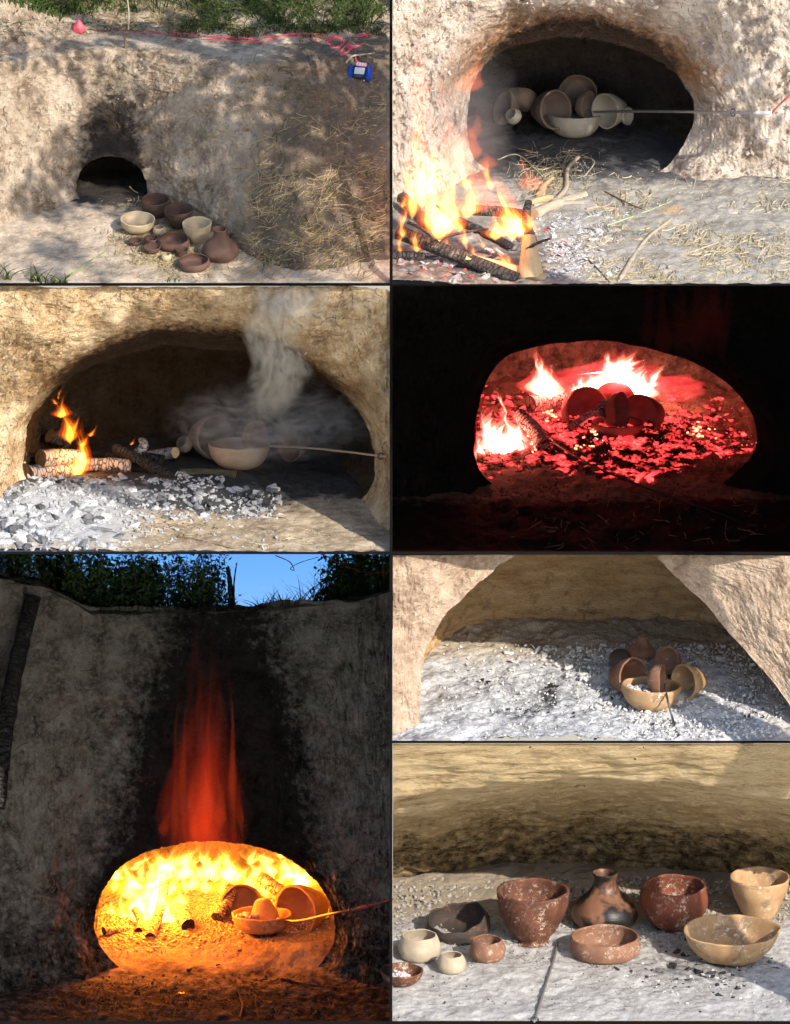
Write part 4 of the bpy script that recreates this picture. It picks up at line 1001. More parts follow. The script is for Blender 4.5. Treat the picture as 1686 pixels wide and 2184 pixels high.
# --- pots in the chamber
pc = flc(1022, 795)
pot('bowl', 'tan clay bowl half veiled by smoke in the chamber', 'bowl', .168, m_clay('clay_tan', (.40, .27, .17), (.50, .36, .24)), pc, (-.10, 0, 0), seed=41)
pot_axis('brown_bowl', 'reddish brown bowl standing on edge inside the tan bowl', 'bowl', .10, CLAY_TERRA, ZC(1105, 665), pc.y, (.85, -.45, .1), seed=42)
pot_axis('deep_bowl', 'brown deep bowl lying behind the probe tip in smoke', 'cone', .088, CLAY_TERRA, ZC(1235, 700), pc.y+.12, (-.66, -.72, .1), seed=43)
pot_axis('textured_bowl', 'dark textured bowl tipped open beside the tan bowl', 'cone', .12, CLAY_DIM, ZC(920, 660), pc.y+.14, (.6, -.75, .2), basket=True, seed=44)
pot_axis('small_jar', 'small brown jar beside the pale cut log end', 'jar', .035, CLAY_DIM, ZC(775, 680), pc.y+.12, (-.5, -.5, .6), 'jar', seed=45, th=.14)
probe('temperature_probe', 'thin probe entering from the mouth edge through the smoke', [pY(*ZC(1150, 698), pc.y-.06), pY(*ZC(1330, 708), 1.0), pY(*ZC(1470, 722), .72), pY(*ZC(1600, 738), .46), pY(*ZC(1652, 744), .36)], .0062, m_plain('probe_tan', (.42, .33, .24), .4, .4, .3), .84, 2, None)
# --- flames
FC3 = (m_flame('flame_deep_rim', (1, .09, .005), 4.), m_flame('flame_deep_orange', (1, .20, .01), 14.), m_flame('flame_bright', (1, .50, .05), 46.))
fc = empty('fire', oc(330, 850)); tag(fc, 'orange flame licking up from the ashy logs', 'fire')
def Zc(l): return [(*ZC(a, b), *ZC(c, d), w_) for a, b, c, d, w_ in l]
flame3(fc, Zc([(330, 845, 375, 590, 22), (355, 810, 335, 590, 15), (300, 690, 240, 475, 18), (260, 580, 290, 465, 17), (385, 660, 425, 600, 7), (318, 650, 332, 548, 9), (250, 500, 268, 430, 4), (560, 695, 590, 660, 5), (325, 830, 335, 770, 13), (350, 720, 372, 640, 14), (240, 520, 215, 490, 8)]), 1.12, FC3)
glow('fire_light', pY(*ZC(330, 720), 1.1), 2.5, (1, .42, .12), .08)
# --- smoke
def smoke(name, label, p0, p1, r0, r1, dens, col, sc, thr, bow=.05, ell=None):
    """a real volume of smoke: dense along a leaning axis, thinning outwards, broken into wisps"""
    D = p1-p0; t = NT(name); tc = t.n('TexCoord'); sp = t.n('SeparateXYZ'); t.l(tc.outputs['Object'], sp.inputs[0]); M = t.math
    n0 = t.noise(tc.outputs['Object'], sc*.7, 2, .5); wob = M('MULTIPLY', M('SUBTRACT', n0, .5), .55)
    if ell is None:
        tt_ = M('DIVIDE', sp.outputs[2], D.z); ax = M('ADD', M('MULTIPLY', tt_, D.x), M('MULTIPLY', M('SINE', M('MULTIPLY', tt_, 5.5)), bow)); ay = M('MULTIPLY', tt_, D.y)
        r = M('ADD', r0, M('MULTIPLY', tt_, r1-r0))
        ex = M('ADD', M('DIVIDE', M('SUBTRACT', sp.outputs[0], ax), r), wob); ey = M('DIVIDE', M('SUBTRACT', sp.outputs[1], ay), r)
        q = M('ADD', M('MULTIPLY', ex, ex), M('MULTIPLY', ey, ey))
        fade = M('MULTIPLY', M('MULTIPLY', tt_, 2.2, True), M('MULTIPLY', M('SUBTRACT', 1.05, tt_), 8., True))
        lo = Vector((min(0, D.x)-r1-.08, min(0, D.y)-r1*.9, .0)); hi = Vector((max(0, D.x)+r1+.08, max(0, D.y)+r1*.9, D.z))
    else:
        q = 0.
        for k in range(3):
            e = M('ADD', M('DIVIDE', sp.outputs[k], ell[k]), wob); q = M('ADD', q, M('MULTIPLY', e, e))
        fade = 1.; lo = Vector([-1.15*e for e in ell]); hi = -lo
    f = M('POWER', M('SUBTRACT', 1., q, True), 1.2)
    mp = t.n('Mapping'); mp.inputs['Scale'].default_value = (1, 1, .5) if ell is None else (.5, 1, 1.); t.l(tc.outputs['Object'], mp.inputs[0])
    n1 = t.noise(mp.outputs[0], sc, 4, .6, 2.4)
    f = M('MULTIPLY', M('MULTIPLY', f, fade), t.ramp(n1, [(thr, (.03, .03, .03)), (thr+.2, (1, 1, 1))]))
    v = t.n('VolumePrincipled'); v.inputs['Color'].default_value = (*col, 1); t.l(M('MULTIPLY', f, dens), v.inputs['Density']); t.l(v.outputs[0], t.out.inputs['Volume'])
    c = [(x, y, z) for x in (lo.x, hi.x) for y in (lo.y, hi.y) for z in (lo.z, hi.z)]
    ob = link(name, mesh(name, c, [(0, 1, 3, 2), (4, 6, 7, 5), (0, 4, 5, 1), (2, 3, 7, 6), (0, 2, 6, 4), (1, 5, 7, 3)], False), t.m, None, p0)
    tag(ob, label, 'smoke', kind='stuff'); return ob
smoke('smoke', 'pale smoke column curling up out of the kiln mouth', pY(*ZC(1100, 590), .86), pY(*ZC(1290, -10), .40)+Vector((0, 0, -.03)), .13, .27, 26., (.98, .93, .82), 10., .44)
smoke('smoke', 'thin grey smoke drifting over the pots in the chamber', pY(*ZC(1180, 590), 1.15), pY(*ZC(1180, 500), 1.15), 0, 0, 8., (.9, .92, .95), 9., .47, ell=(.62, .28, .26))
SCF = Surf(-20, 832, 608, 1180, lambda x, Y, z: (z <= gC(x, Y)) | (Y >= faceC(x, z)), d0=-.05)
crumbs('clod_rubble', m_lump('clod_tan', (.26, .17, .085), (.46, .33, .19), (.12, .07, .035)), [(SCF(x, y, .003), random.uniform(.004, .014)) for x, y in ((random.uniform(0, 828), random.uniform(614, 1040)) for _ in range(1100)) if y < 640 or x < 60 or (y < 760 and (x < 150 or x > 640)) or x > 808], None, 'crumbly tan clods standing out of the bank', 'clods')
smoke('smoke', 'faint smoke haze over the campfire, added to stand in for glare', pY(*ZB(230, 560), .95), pY(*ZB(230, 400), .95), 0, 0, .9, (.95, .93, .92), 5., .30, ell=(.42, .30, .62))  # thin volume added to suggest the washed-out glare by the fire
rootlets('root_litter', 'fine roots hanging out of the tan bank', SCF, [(5, 60, 640, 1000), (5, 820, 618, 650), (640, 815, 640, 760)], 70, BARK, (8, 34))
# ================================================================== scene d: night firing, red embers, set back in the dark
_q = cab(0, Yc(1178)*(1+RD/DC), RD); zD = _q.z
def gD(x, y):
    x = np.asarray(x, float); y = np.asarray(y, float)
    return zD+.06*np.exp(-((x-X(1230))/.55)**2-((y-(YD+.85))/.4)**2)
YD = pz(1240, 1034, zD).y
out_d = [(1009, 968), (1012, 927), (1019, 887), (1027, 846), (1047, 795), (1078, 760), (1134, 744), (1210, 733), (1286, 728), (1347, 737), (1413, 755), (1490, 780), (1551, 816),
         (1586, 856), (1612, 902), (1617, 943), (1602, 978), (1566, 1015), (1500, 1052), (1380, 1080), (1240, 1086), (1120, 1070), (1047, 1029), (1022, 1004)]
def faceD(x, z): return YD-.22+.1*np.abs(np.asarray(x)-X(1290))*0+0*np.asarray(z)
def night_dark_d(x, z, d): return 1.4*np.exp(-(d/1.6)**2)  # whole bank blackened in colour to deepen the night
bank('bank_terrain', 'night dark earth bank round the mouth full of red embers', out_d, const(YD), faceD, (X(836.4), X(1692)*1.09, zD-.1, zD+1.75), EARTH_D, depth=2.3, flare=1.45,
     wtop=.22, wside=.12, amp=.03, camp=.012, rough_edge=.01, soot=night_dark_d, chamber_soot=.35, seed=31, na=340, no=110, zclip=zD-.05)
ground('kiln_floor', 'earth floor of the mouth full of red embers', X(836.4), X(1692)*1.09, YD-2.6, YD+2.4, gD, FLOOR_D, seed=33, soot=lambda x, y: 1.2*sstep(YD-.05, YD-.6, y), amp=.016, ypow=1.)  # floor colour darkens away from the mouth
SD = Surf(990, 1640, 720, 1180, lambda x, Y, z: (z <= gD(x, Y)), d0=1.2, d1=7.)
def od(zx, zy, lift=0.): return SD(*ZD(zx, zy), lift)
def zd(x, y): return (1001.9+x*.3771, 712.9+y*.3771)          # closer drawing of the same mouth
def od2(x, y, lift=0.): return SD(*zd(x, y), lift)
emb = empty('ember_bed', od2(800, 620)); tag(emb, 'bed of glowing red embers under the pots at night', 'embers')
ME_E = lump_set('ember', EMBER, 5, .6, 300); ME_EH = lump_set('ember', EMBER_HOT, 4, .6, 310); ME_CO = lump_set('charcoal', m_lump('char_dull', (.05, .03, .03), (.14, .09, .08), (.03, .02, .02), sc=.055), 4, .6, 320)
pl, ph, pk = [], [], []
for _ in range(300):
    x, y = random.uniform(60, 1480), random.uniform(380, 740)
    if y > 600+80*math.sin(x/300)+ (100 if x < 500 else 0) and random.random() < .85: continue
    if x > 1150 and y < 470 and random.random() < .5: continue
    p = (od2(x, y, .006)+Vector((0, 0, .036)), random.uniform(.008, .024))
    (pl if random.random() < .86 else pk).append(p)
for cx, cy, n, s in ((450, 500, 16, 50), (720, 580, 10, 40), (1320, 590, 16, 50), (330, 650, 16, 60), (760, 480, 10, 30), (650, 660, 8, 50)):
    for _ in range(n): ph.append((od2(random.gauss(cx, s), random.gauss(cy, s*.4), .006)+Vector((0, 0, .036)), random.uniform(.006, .015)))
lumps('ember', ME_E, emb, pl); lumps('hot_ember', ME_EH, emb, ph); lumps('charcoal', ME_CO, emb, pk)
# the glowing bed itself: a lumpy crust of coals
t = NT('coal_crust'); v = t.coord(); vo = t.voro(v, 55, 'F1'); n_ = t.noise(v, 9, 4, .65); n2_ = t.noise(v, 60, 3, .6); a_ = t.attr('heat')
ht = t.math('ADD', a_, t.math('MULTIPLY', t.math('SUBTRACT', n_, .5), 1.6)); hm = t.math('MULTIPLY', t.ramp(ht, [(.0, (0, 0, 0)), (.7, (1, 1, 1))]), t.ramp(n2_, [(.34, (.30, .30, .30)), (.58, (1, 1, 1))]))
CRUST = t.bsdf(t.mix(n2_, (.06, .035, .03), (.22, .14, .12)), .95, t.bump(vo, 1., .03), .1, t.ramp(hm, [(0, (1, .04, .04)), (.75, (1, .10, .08)), (1, (1, .38, .2))]), t.math('MULTIPLY', hm, 7.))
gx_ = np.linspace(X(1015)*1.1, X(1600)*1.1, 150); gy_ = np.linspace(YD+.12, YD+1.9, 130); Xg, Yg = np.meshgrid(gx_, gy_); P = np.stack([Xg, Yg, gD(Xg, Yg)], -1).reshape(-1, 3)
cx_, cy_ = X(1240)*1.1, YD+.85; rr_ = ((P[:, 0]-cx_)/.78)**2+((P[:, 1]-cy_)/.62)**2
P[:, 2] += .03*np.clip(1.25-rr_, -.8, 1)+.016*fbm(P, 22., 3)
heat = 1.0*np.exp(-rr_*.8)+.5*np.exp(-((P[:, 0]-X(1105)*1.1)/.22)**2-((P[:, 1]-cy_+.1)/.3)**2)+.45*np.exp(-((P[:, 0]-X(1500)*1.1)/.14)**2-((P[:, 1]-cy_+.12)/.16)**2)
link('coal_crust', mesh('coal_crust', P-np.array(emb.location[:]), grid_faces(130, 150), True, {'heat': heat}), CRUST, emb)
crumbs('ember_dust', EMBER, [(od2(random.gauss(750, 350), random.gauss(560, 70), .003)+Vector((0, 0, .03)), random.uniform(.003, .008)) for _ in range(1100)], emb)
crumbs('dull_crumbs', m_lump('crumb_dull', (.16, .10, .08), (.26, .17, .13), (.05, .03, .03)), [(SD(random.uniform(1030, 1600), random.uniform(985, 1060), .003), random.uniform(.003, .010)) for _ in range(900)], emb)
sm = empty('ember_sticks', od(1090, 810)); tag(sm, 'two small glowing sticks lying alone on the dark floor', 'embers')
for a, b in (((1040, 835), (1075, 800)), ((1080, 820), (1155, 790)), ((1090, 835), (1110, 828))):
    pa, pb_ = od(*a, .02), od(*b, .02); link('ember', tube_mesh('ember', [pa-sm.location, (pa+pb_)/2-sm.location+Vector((0, 0, .01)), pb_-sm.location], .011, 7, True, .25), EMBER, sm)
def pd_(x, y, Y): return pY(*zd(x, y), Y)
Y0 = od2(830, 575).y
pot('shallow_bowl', 'dark red lit shallow bowl in front of the pots in the embers', 'wide', .155, CLAY_NIGHT, od2(835, 570)+Vector((0, 0, -.02)), (-.08, 0, 0), seed=51)
pot_axis('bowl', 'bowl standing on edge in the shallow bowl among embers', 'bowl', .12, CLAY_NIGHT, zd(860, 440), Y0+.02, (.9, -.35, .1), seed=52)
pot_axis('deep_bowl', 'dark open deep bowl lying on its side towards the outer embers', 'cone', .135, CLAY_NIGHT, zd(955, 470), Y0+.10, (-.55, -.82, .1), seed=53)
pot_axis('textured_bowl', 'rough bowl tipped open beside the glowing logs', 'cone', .14, CLAY_NIGHT, zd(668, 435), Y0+.15, (.45, -.85, .25), basket=True, seed=54)
pot_axis('bowl', 'upturned bowl on top of the pots in the embers', 'bowl', .13, CLAY_NIGHT, zd(820, 385), Y0+.35, (.05, .2, -.95), seed=55)
log('burning_log', 'cracked log glowing at its end with the probe across it', pd_(280, 455, Y0-.1), pd_(415, 620, Y0-.32), .042, LOG_FIRE, 'log', r1=.048)
log('burning_log', 'cracked log at the back under the tall white flame', pd_(345, 395, Y0+.35), pd_(540, 365, Y0+.5), .055, LOG_FIRE, 'log')
log('burning_log', 'cracked log lying low at the mouth edge in the flames', pd_(90, 690, Y0-.3), pd_(310, 640, Y0-.25), .045, LOG_FIRE, 'log')
log('burning_stick', 'glowing split stick leaning on the textured bowl', pd_(560, 540, Y0-.05), pd_(720, 440, Y0-.02), .020, LOG_FIRE, 'stick')
log('burning_stick', 'short upright glowing stick between the two open bowls', pd_(745, 470, Y0-.05), pd_(770, 375, Y0+.0), .026, LOG_FIRE, 'stick')
log('burning_chip', 'small pink glowing chip in front of the shallow bowl', pd_(870, 590, Y0-.16), pd_(920, 600, Y0-.18), .020, EMBER, 'ember chip')
probe('temperature_probe', 'long dark probe slanting across the night hearth to the log', [pd_(440, 590, Y0-.3), pY(*ZD(860, 770), Y0-.7), pY(*ZD(1100, 868), Y0-1.05), pY(*ZD(1400, 975), Y0-1.4), pY(*ZD(1640, 1060), Y0-1.7)], .0065, DARKSTEEL, .95, 2, None)
# flames
FD3 = (m_flame('flame_red_rim', (1, .06, .05), 5.), m_flame('flame_pink', (1, .26, .16), 22.), m_flame('flame_white', (1, .62, .42), 70.)); FD_R = m_flame('flame_red', (1, .055, .055), 3.4)
fd = empty('fire', od2(300, 600)); tag(fd, 'white hot flames at the near edge of the night kiln', 'fire')
fd2 = empty('fire', od2(850, 480)); tag(fd2, 'white hot flames behind the pots in the night kiln', 'fire')
fd3 = empty('fire', od2(420, 420)); tag(fd3, 'tall white flame on the log at the back of the night kiln', 'fire')
def Zd(l): return [(*zd(a, b), *zd(c, d), w_) for a, b, c, d, w_ in l]
flame3(fd, Zd([(60, 740, 70, 540, 30), (120, 690, 110, 400, 38), (190, 680, 180, 430, 40), (240, 640, 205, 380, 36), (150, 640, 140, 470, 40), (270, 660, 290, 520, 30), (220, 720, 240, 600, 30), (90, 600, 80, 350, 14), (280, 600, 250, 450, 18), (150, 700, 170, 540, 22), (40, 760, 45, 640, 14), (190, 700, 195, 640, 8), (210, 460, 130, 260, 7), (180, 400, 170, 320, 5)]), Y0-.28, FD3)
flame3(fd3, Zd([(400, 360, 405, 80, 38), (440, 360, 450, 160, 40), (420, 300, 440, 180, 34), (380, 340, 350, 190, 16), (470, 340, 490, 110, 12), (420, 250, 370, 90, 14), (460, 340, 480, 260, 18)]), Y0+.42, FD3)
flame3(fd2, Zd([(640, 360, 580, 220, 34), (700, 360, 670, 170, 44), (760, 350, 740, 130, 52), (830, 350, 840, 90, 60), (890, 350, 900, 100, 60), (950, 370, 970, 130, 52), (860, 260, 960, 70, 40), (720, 380, 640, 260, 30), (980, 360, 1010, 170, 30), (620, 340, 660, 200, 24), (1030, 300, 1120, 150, 22), (560, 400, 640, 280, 14), (800, 200, 760, 80, 22), (780, 240, 900, 90, 24), (860, 200, 1050, 130, 26), (900, 190, 1200, 230, 20), (600, 330, 560, 250, 12), (740, 420, 800, 330, 8)]), Y0+.55, FD3)
flame_px(fd2, Zd([(600, 380, 640, 60, 80), (900, 360, 1100, 90, 110), (1050, 330, 1300, 200, 90), (760, 300, 820, 50, 100), (1150, 380, 1380, 240, 80)]), Y0+.62, FD_R)
frd = empty('fire', od(1250, 400)); tag(frd, 'faint red flame streaming up over the night kiln mouth', 'fire')
FD_F = m_flame('flame_faint', (1, .05, .035), .08)
flame_px(frd, [(*ZD(a, b), *ZD(c, d), w_) for a, b, c, d, w_ in [(1150, 330, 1180, -260, 22), (1220, 330, 1240, -300, 16), (1290, 340, 1310, -280, 20), (1350, 340, 1390, -300, 24), (1080, 300, 1150, -220, 16), (1400, 350, 1450, -260, 16), (1250, 320, 1200, -250, 7), (1320, 320, 1360, -250, 7), (1180, 320, 1230, -250, 6), (1380, 330, 1340, -250, 8)]], YD-.34, FD_F)
glow('fire_light', pd_(180, 560, Y0-.25), 3.5, (1, .13, .10), .10)
glow('fire_light', pd_(850, 230, Y0+.4), 16, (1, .085, .09), .12)
glow('fire_light', pd_(430, 260, Y0+.35), 8, (1, .11, .09), .10)
it = []
for _ in range(90):
    px, py = random.uniform(1100, 1640), random.uniform(1060, 1170); it.append(straw_px(SD, px, py, random.uniform(8, 40), random.uniform(0, 3.14), .003, .02))
tag(link('straw_litter', ribbon_mesh('straw_litter', it), STRAW), 'dark straw in front of the night kiln mouth', 'straw', kind='stuff')
# ================================================================== scene e: dusk firing with tall red flame
_q = cab(0, Yc(2178)*(1+RE/DC), RE); zE = _q.z
YE = pz(450, 2062, zE).y
def gE(x, y):
    x = np.asarray(x, float); y = np.asarray(y, float)
    return zE+.05*np.exp(-((x-X(640))/.3)**2-((y-(YE+.25))/.2)**2)+.04*np.exp(-((x-X(330))/.3)**2-((y-(YE+.45))/.2)**2)
out_e = [(202, 1970), (210, 1925), (230, 1885), (265, 1845), (310, 1820), (375, 1804), (440, 1798), (500, 1800), (565, 1813), (620, 1835), (665, 1870), (695, 1910), (712, 1955),
         (714, 2000), (702, 2030), (682, 2058), (620, 2092), (450, 2104), (300, 2094), (240, 2050), (215, 2020), (204, 1995)]
_ex = [X(p)*1.07 for p in (-120, 0, 90, 200, 330, 520, 700, 840)]
_et = [pY(px, py, YE+.22).z for px, py in ((-120, 1190), (0, 1205), (95, 1232), (200, 1290), (330, 1286), (520, 1282), (700, 1268), (840, 1245))]
ZE_T = max(_et)+.02
def topE(x): return np.interp(x, _ex, _et)
def faceE(x, z):
    k = np.clip((z-zE)/(topE(x)-zE), 0, 1.)
    return YE-.16+.30*k-.22*sstep(X(190), X(-20), np.asarray(x, float))*(1-.5*k)-.10*sstep(X(620), X(800), np.asarray(x, float))
def soot_e(x, z, d):
    h = (z-(zE+.72))/1.25; wd = .62-.22*np.clip(h, 0, 1)
    return 1.3*np.exp(-np.abs((x-X(440))/wd)**2.4)*sstep(-.25, .1, h)*(1-.35*sstep(.55, 1.1, h))+.8*np.exp(-d/.06)*sstep(zE+.15, zE+.5, z)+.55*sstep(zE+.85, zE+.1, z)
bank('bank_terrain', 'dusky earth bank sooty black above the blazing kiln mouth', out_e, const(YE), faceE, (X(-100)*1.1, X(832)*1.0, zE-.1, ZE_T), EARTH_E, depth=1.9, top=topE, flare=1.35,
     wtop=.12, wside=.10, amp=.065, camp=.010, rough_edge=.008, soot=soot_e, chamber_soot=.05, seed=41, no=190, zclip=zE-.06)
ground('hearth_ground', 'dark littered ground before the blazing kiln mouth', X(-100)*1.1, X(832), YE-1.6, YE+2.0, gE, FLOOR_E, seed=43, amp=.014, soot=lambda x, y: .42+.25*sstep(YE-.1, YE-.5, y)-.6*sstep(YE-.1, YE+.1, y))
SE = Surf(-20, 830, 1180, 2182, lambda x, Y, z: (z <= gE(x, Y)) | ((Y >= faceE(x, z)) & (z < ZE_T) & ((np.abs(x-X(457)*1.07) > .7) | (z > zE+.75))), d0=2., d1=7.5)
def oe(zx, zy, lift=0.): return SE(*ZE(zx, zy), lift)
def ze(x, y): return (192.7+x*.32, 1782.3+y*.32)
def oe2(x, y, lift=0.): return pz(*ze(x, y), zE+.02)
def pe(x, y, Y): return pY(*ze(x, y), Y)
# sky behind the bank
t = NT('dusk_sky'); tc = t.n('TexCoord'); sp = t.n('SeparateXYZ'); t.l(tc.outputs['Generated'], sp.inputs[0])
c = t.ramp(sp.outputs[2], [(0, (.52, .74, .96)), (1, (.12, .36, .86))]); e_ = t.n('Emission'); t.l(c, e_.inputs[0]); e_.inputs[1].default_value = .75; t.l(e_.outputs[0], t.out.inputs[0])
b0 = cab(0, 0, 8.9)
me = mesh('sky', [cab(X(-105), -2.2, 10.), cab(X(831), -2.2, 10.), cab(X(831), -.235, 10.), cab(X(-105), -.235, 10.)], [(0, 1, 2, 3)], False)
tag(link('sky', me, t.m), 'clear blue evening sky behind the bank', 'sky', kind='structure')
# ground behind the crest, and growth on it
YT = YE+.14
gx = np.linspace(X(-100)*1.1, X(832), 60); gy = np.linspace(YT-.05, YT+2.2, 24)
Xg, Yg = np.meshgrid(gx, gy); Zg = topE(Xg)-.02-.55*np.clip(Yg-YT-.04, 0, 9); P = np.stack([Xg, Yg, Zg], -1).reshape(-1, 3); P[:, 2] += .02*fbm(P, 5., 3)
tag(link('hill_terrain', mesh('hill_terrain', P, grid_faces(24, 60), True, {'soot': np.zeros(len(P)), 'scorch': np.zeros(len(P))}), EARTH_E), 'dark ground falling away behind the dusk bank', 'slope', kind='structure')
def top_pt(px, dy=0.): x = X(px)*1.075; return Vector((x, YT+dy, float(topE(x))-.03-.55*max(0, dy-.04)))
GREEN_MID = m_random('shrub_green', [(.06, .13, .045), (.10, .20, .06), (.15, .26, .09)], trans=.35)
def shrub(label, x0, x1, h, n, size, mat, nb):
    c = top_pt((x0+x1)/2, .3); root = empty('shrub', c); tag(root, label, 'shrub')
    pts = []; it = []
    for _ in range(nb):
        px = random.uniform(x0, x1); b = top_pt(px, random.uniform(.1, .7)); hh = h*random.uniform(.5, 1.1); a = random.uniform(0, 6.28); L = random.uniform(.05, .25)*hh
        tip = b+Vector((math.cos(a)*L, math.sin(a)*L*.5, hh)); it.append(([b-c, (b+tip)/2-c+Vector((0, 0, .03)), tip-c], .004, .7))
        for k in range(n//nb):
            t_ = random.uniform(.15, 1.05); pts.append(b.lerp(tip, t_)-c+Vector((random.gauss(0, .035), random.gauss(0, .03), random.gauss(0, .03))))
    link('stems', ribbon_mesh('stems', it), BARK, root)
    leaf_cluster('foliage', pts, size, mat, root)
shrub('dense dark green shrub overhanging the bank at the picture edge', 20, 180, .42, 6500, .014, GREEN_MID, 60)
shrub('dark leafy shrub above the sooty bank', 170, 330, .40, 6500, .015, GREEN_MID, 60)
shrub('dark feathery shrub beside the black stake', 320, 480, .40, 4800, .013, GREEN_MID, 60)
shrub('brighter green shrub at the far end of the crest', 700, 850, .40, 4200, .017, LEAF, 50)
it = []
for _ in range(700):
    px = random.choice([random.uniform(-20, 480), random.uniform(540, 640), random.uniform(600, 850), random.uniform(660, 850)])
    it.append(blade_item(top_pt(px, random.uniform(0, .5)), random.uniform(.06, .26)*(1 if px < 480 or px > 640 else .5), random.uniform(.0025, .005), .8))
tag(link('grass', ribbon_mesh('grass', it), GREEN_DK), 'tall dark grass blades along the crest against the sky', 'grass', kind='stuff')
b = top_pt(497, .05)
stick('stake', 'black stake standing against the evening sky', [b-Vector((0, 0, .05)), b+Vector((-.01, 0, .15)), b+Vector((-.025, 0, .25))], .019, LOG_BLACK, 'stake')
stick('thin_twig', 'thin dark stem beside the black stake against the sky', [b+Vector((.015, .02, -.03)), b+Vector((.012, .02, .14)), b+Vector((.028, .02, .27))], .006, LOG_BLACK, 'twig')
REDW = m_plain('red_wire', (.20, .03, .03))
stick('red_wire', 'thin dark wire hanging in loops against the evening sky', [pY(588, 1185, YT-.1), pY(618, 1198, YT-.1), pY(628, 1216, YT-.1), pY(620, 1212, YT-.1), pY(640, 1200, YT-.1), pY(680, 1188, YT-.1)], .0032, REDW, 'wire')
stick('red_wire', 'thin red wire drooping in front of the bright shrub', [pY(690, 1183, YT-.1), pY(740, 1208, YT-.1), pY(790, 1222, YT-.1), pY(845, 1215, YT-.1)], .0032, REDW, 'wire')
pl0 = SE(-5, 1690, .08); pl1 = pY(78, 1272, SE(78, 1285).y-.06)
log('charred_pole', 'long charred pole leaning against the dusk bank', pY(-14, 1720, YE-.62), pY(74, 1272, YE-.04), .062, LOG_BLACK, 'pole', r1=.040, n=26, bend=.03, rough=.2)
# --- inside
def fe_(x, y, up=0.): return pz(*ze(x, y), zE+.02+up)
pot('shallow_bowl', 'orange lit shallow bowl filled with ash in the blazing kiln', 'wide', .176, CLAY_ORANGE, fe_(1145, 642), (-.10, 0, 0), seed=61)
YP = fe_(1145, 642).y
pot_axis('bowl', 'bowl standing on edge in the ash filled shallow bowl', 'cone', .085, CLAY_ORANGE, pe and ze(1165, 560), YP+.02, (.12, -.1, -.98), seed=62)
pot_axis('deep_bowl', 'orange lit deep bowl lying open on its side by the probe', 'cone', .155, CLAY_ORANGE, ze(1370, 505), YP+.10, (-.62, -.76, .08), seed=63)
pot_axis('dark_bowl', 'dark open bowl at the back of the blazing kiln', 'bowl', .13, CLAY_DIM, ze(1010, 470), YP+.25, (.3, -.85, .2), seed=64)
af = empty('ash_fill', pe(1045, 560, YP)); tag(af, 'heap of glowing ash lumps inside the shallow bowl', 'ash')
lumps('ash_lump', lump_set('ash_lump', ASHL_FL, 4, .6, 400), af, [(pe(random.uniform(970, 1120), random.uniform(520, 560), YP+random.uniform(-.06, .06)), random.uniform(.012, .024)) for _ in range(34)])
for lab, a, b_, up, r in (('thick burning log pointing at the sill with dark end', (540, 560), (650, 655), .06, .044), ('burning log leaning upright in the white blaze', (500, 500), (400, 700), .20, .030),
                       ('small burning log lying apart near the mouth edge', (250, 630), (90, 668), .0, .026), ('burning log across the back of the blaze', (300, 520), (480, 470), .05, .036),
                       ('cracked glowing log between the blaze and the bowl', (940, 500), (840, 580), .10, .036), ('short burning stub in front of the blaze', (300, 580), (320, 660), .05, .024), ('burning log at the back behind the bowls', (1060, 470), (1330, 470), .16, .040)):
    log('burning_log', lab, fe_(*a)+Vector((0, 0, up+r)), fe_(*b_)+Vector((0, 0, r)), r, LOG_FIRE, 'log', endmat=LOG_BLACK)
eb = empty('ember_bed', fe_(500, 650)); tag(eb, 'orange glowing ash and embers on the blazing kiln floor', 'embers')
def fle(x, y): return pz(*ze(x, y), zE+.012)
lumps('ember', lump_set('ember', EMBER_O, 4, .6, 410), eb, [(fle(random.gauss(520, 260), random.uniform(520, 760)), random.uniform(.008, .02)) for _ in range(120)])
lumps('ash_lump', lump_set('ash_lump', ASHL_FL, 4, .6, 420), eb, [(fle(random.uniform(850, 1600), random.uniform(620, 760)), random.uniform(.008, .02)) for _ in range(130)])
t = NT('hot_crust'); v = t.coord(); vo = t.voro(v, 50, 'F1'); n_ = t.noise(v, 9, 4, .65); n2_ = t.noise(v, 55, 3, .6); a_ = t.attr('heat')
ht = t.math('ADD', a_, t.math('MULTIPLY', t.math('SUBTRACT', n_, .5), 1.2)); hm = t.math('MULTIPLY', t.ramp(ht, [(.22, (0, 0, 0)), (.9, (1, 1, 1))]), t.ramp(n2_, [(.36, (.12, .12, .12)), (.62, (1, 1, 1))]))
CRUST_E = t.bsdf(t.mix(n2_, (.22, .17, .13), (.48, .42, .36)), .95, t.bump(vo, 1., .03), .1, t.ramp(hm, [(0, (1, .10, .01)), (.7, (1, .32, .02)), (1, (1, .6, .1))]), t.math('MULTIPLY', hm, 6.))
gx_ = np.linspace(X(215)*1.1, X(705)*1.1, 150); gy_ = np.linspace(YE+.10, YE+1.5, 110); Xg, Yg = np.meshgrid(gx_, gy_); P = np.stack([Xg, Yg, gE(Xg, Yg)], -1).reshape(-1, 3)
ch_ = fe_(480, 600); rr_ = ((P[:, 0]-ch_.x)/.42)**2+((P[:, 1]-ch_.y-.1)/.38)**2
P[:, 2] += -.03+.035*sstep(YE+.1, YE+.4, P[:, 1])+.015*fbm(P, 20., 3)+.02*np.exp(-rr_)
link('hot_crust', mesh('hot_crust', P-np.array(eb.location[:]), grid_faces(110, 150), True, {'heat': .9*np.exp(-rr_)+.12*sstep(YE+.2, YE+.6, P[:, 1])}), CRUST_E, eb)
crumbs('ash_crumbs', ASHL_F, [(fle(random.uniform(60, 1600), random.uniform(480, 800)), random.uniform(.002, .009)) for _ in range(2600)], eb)
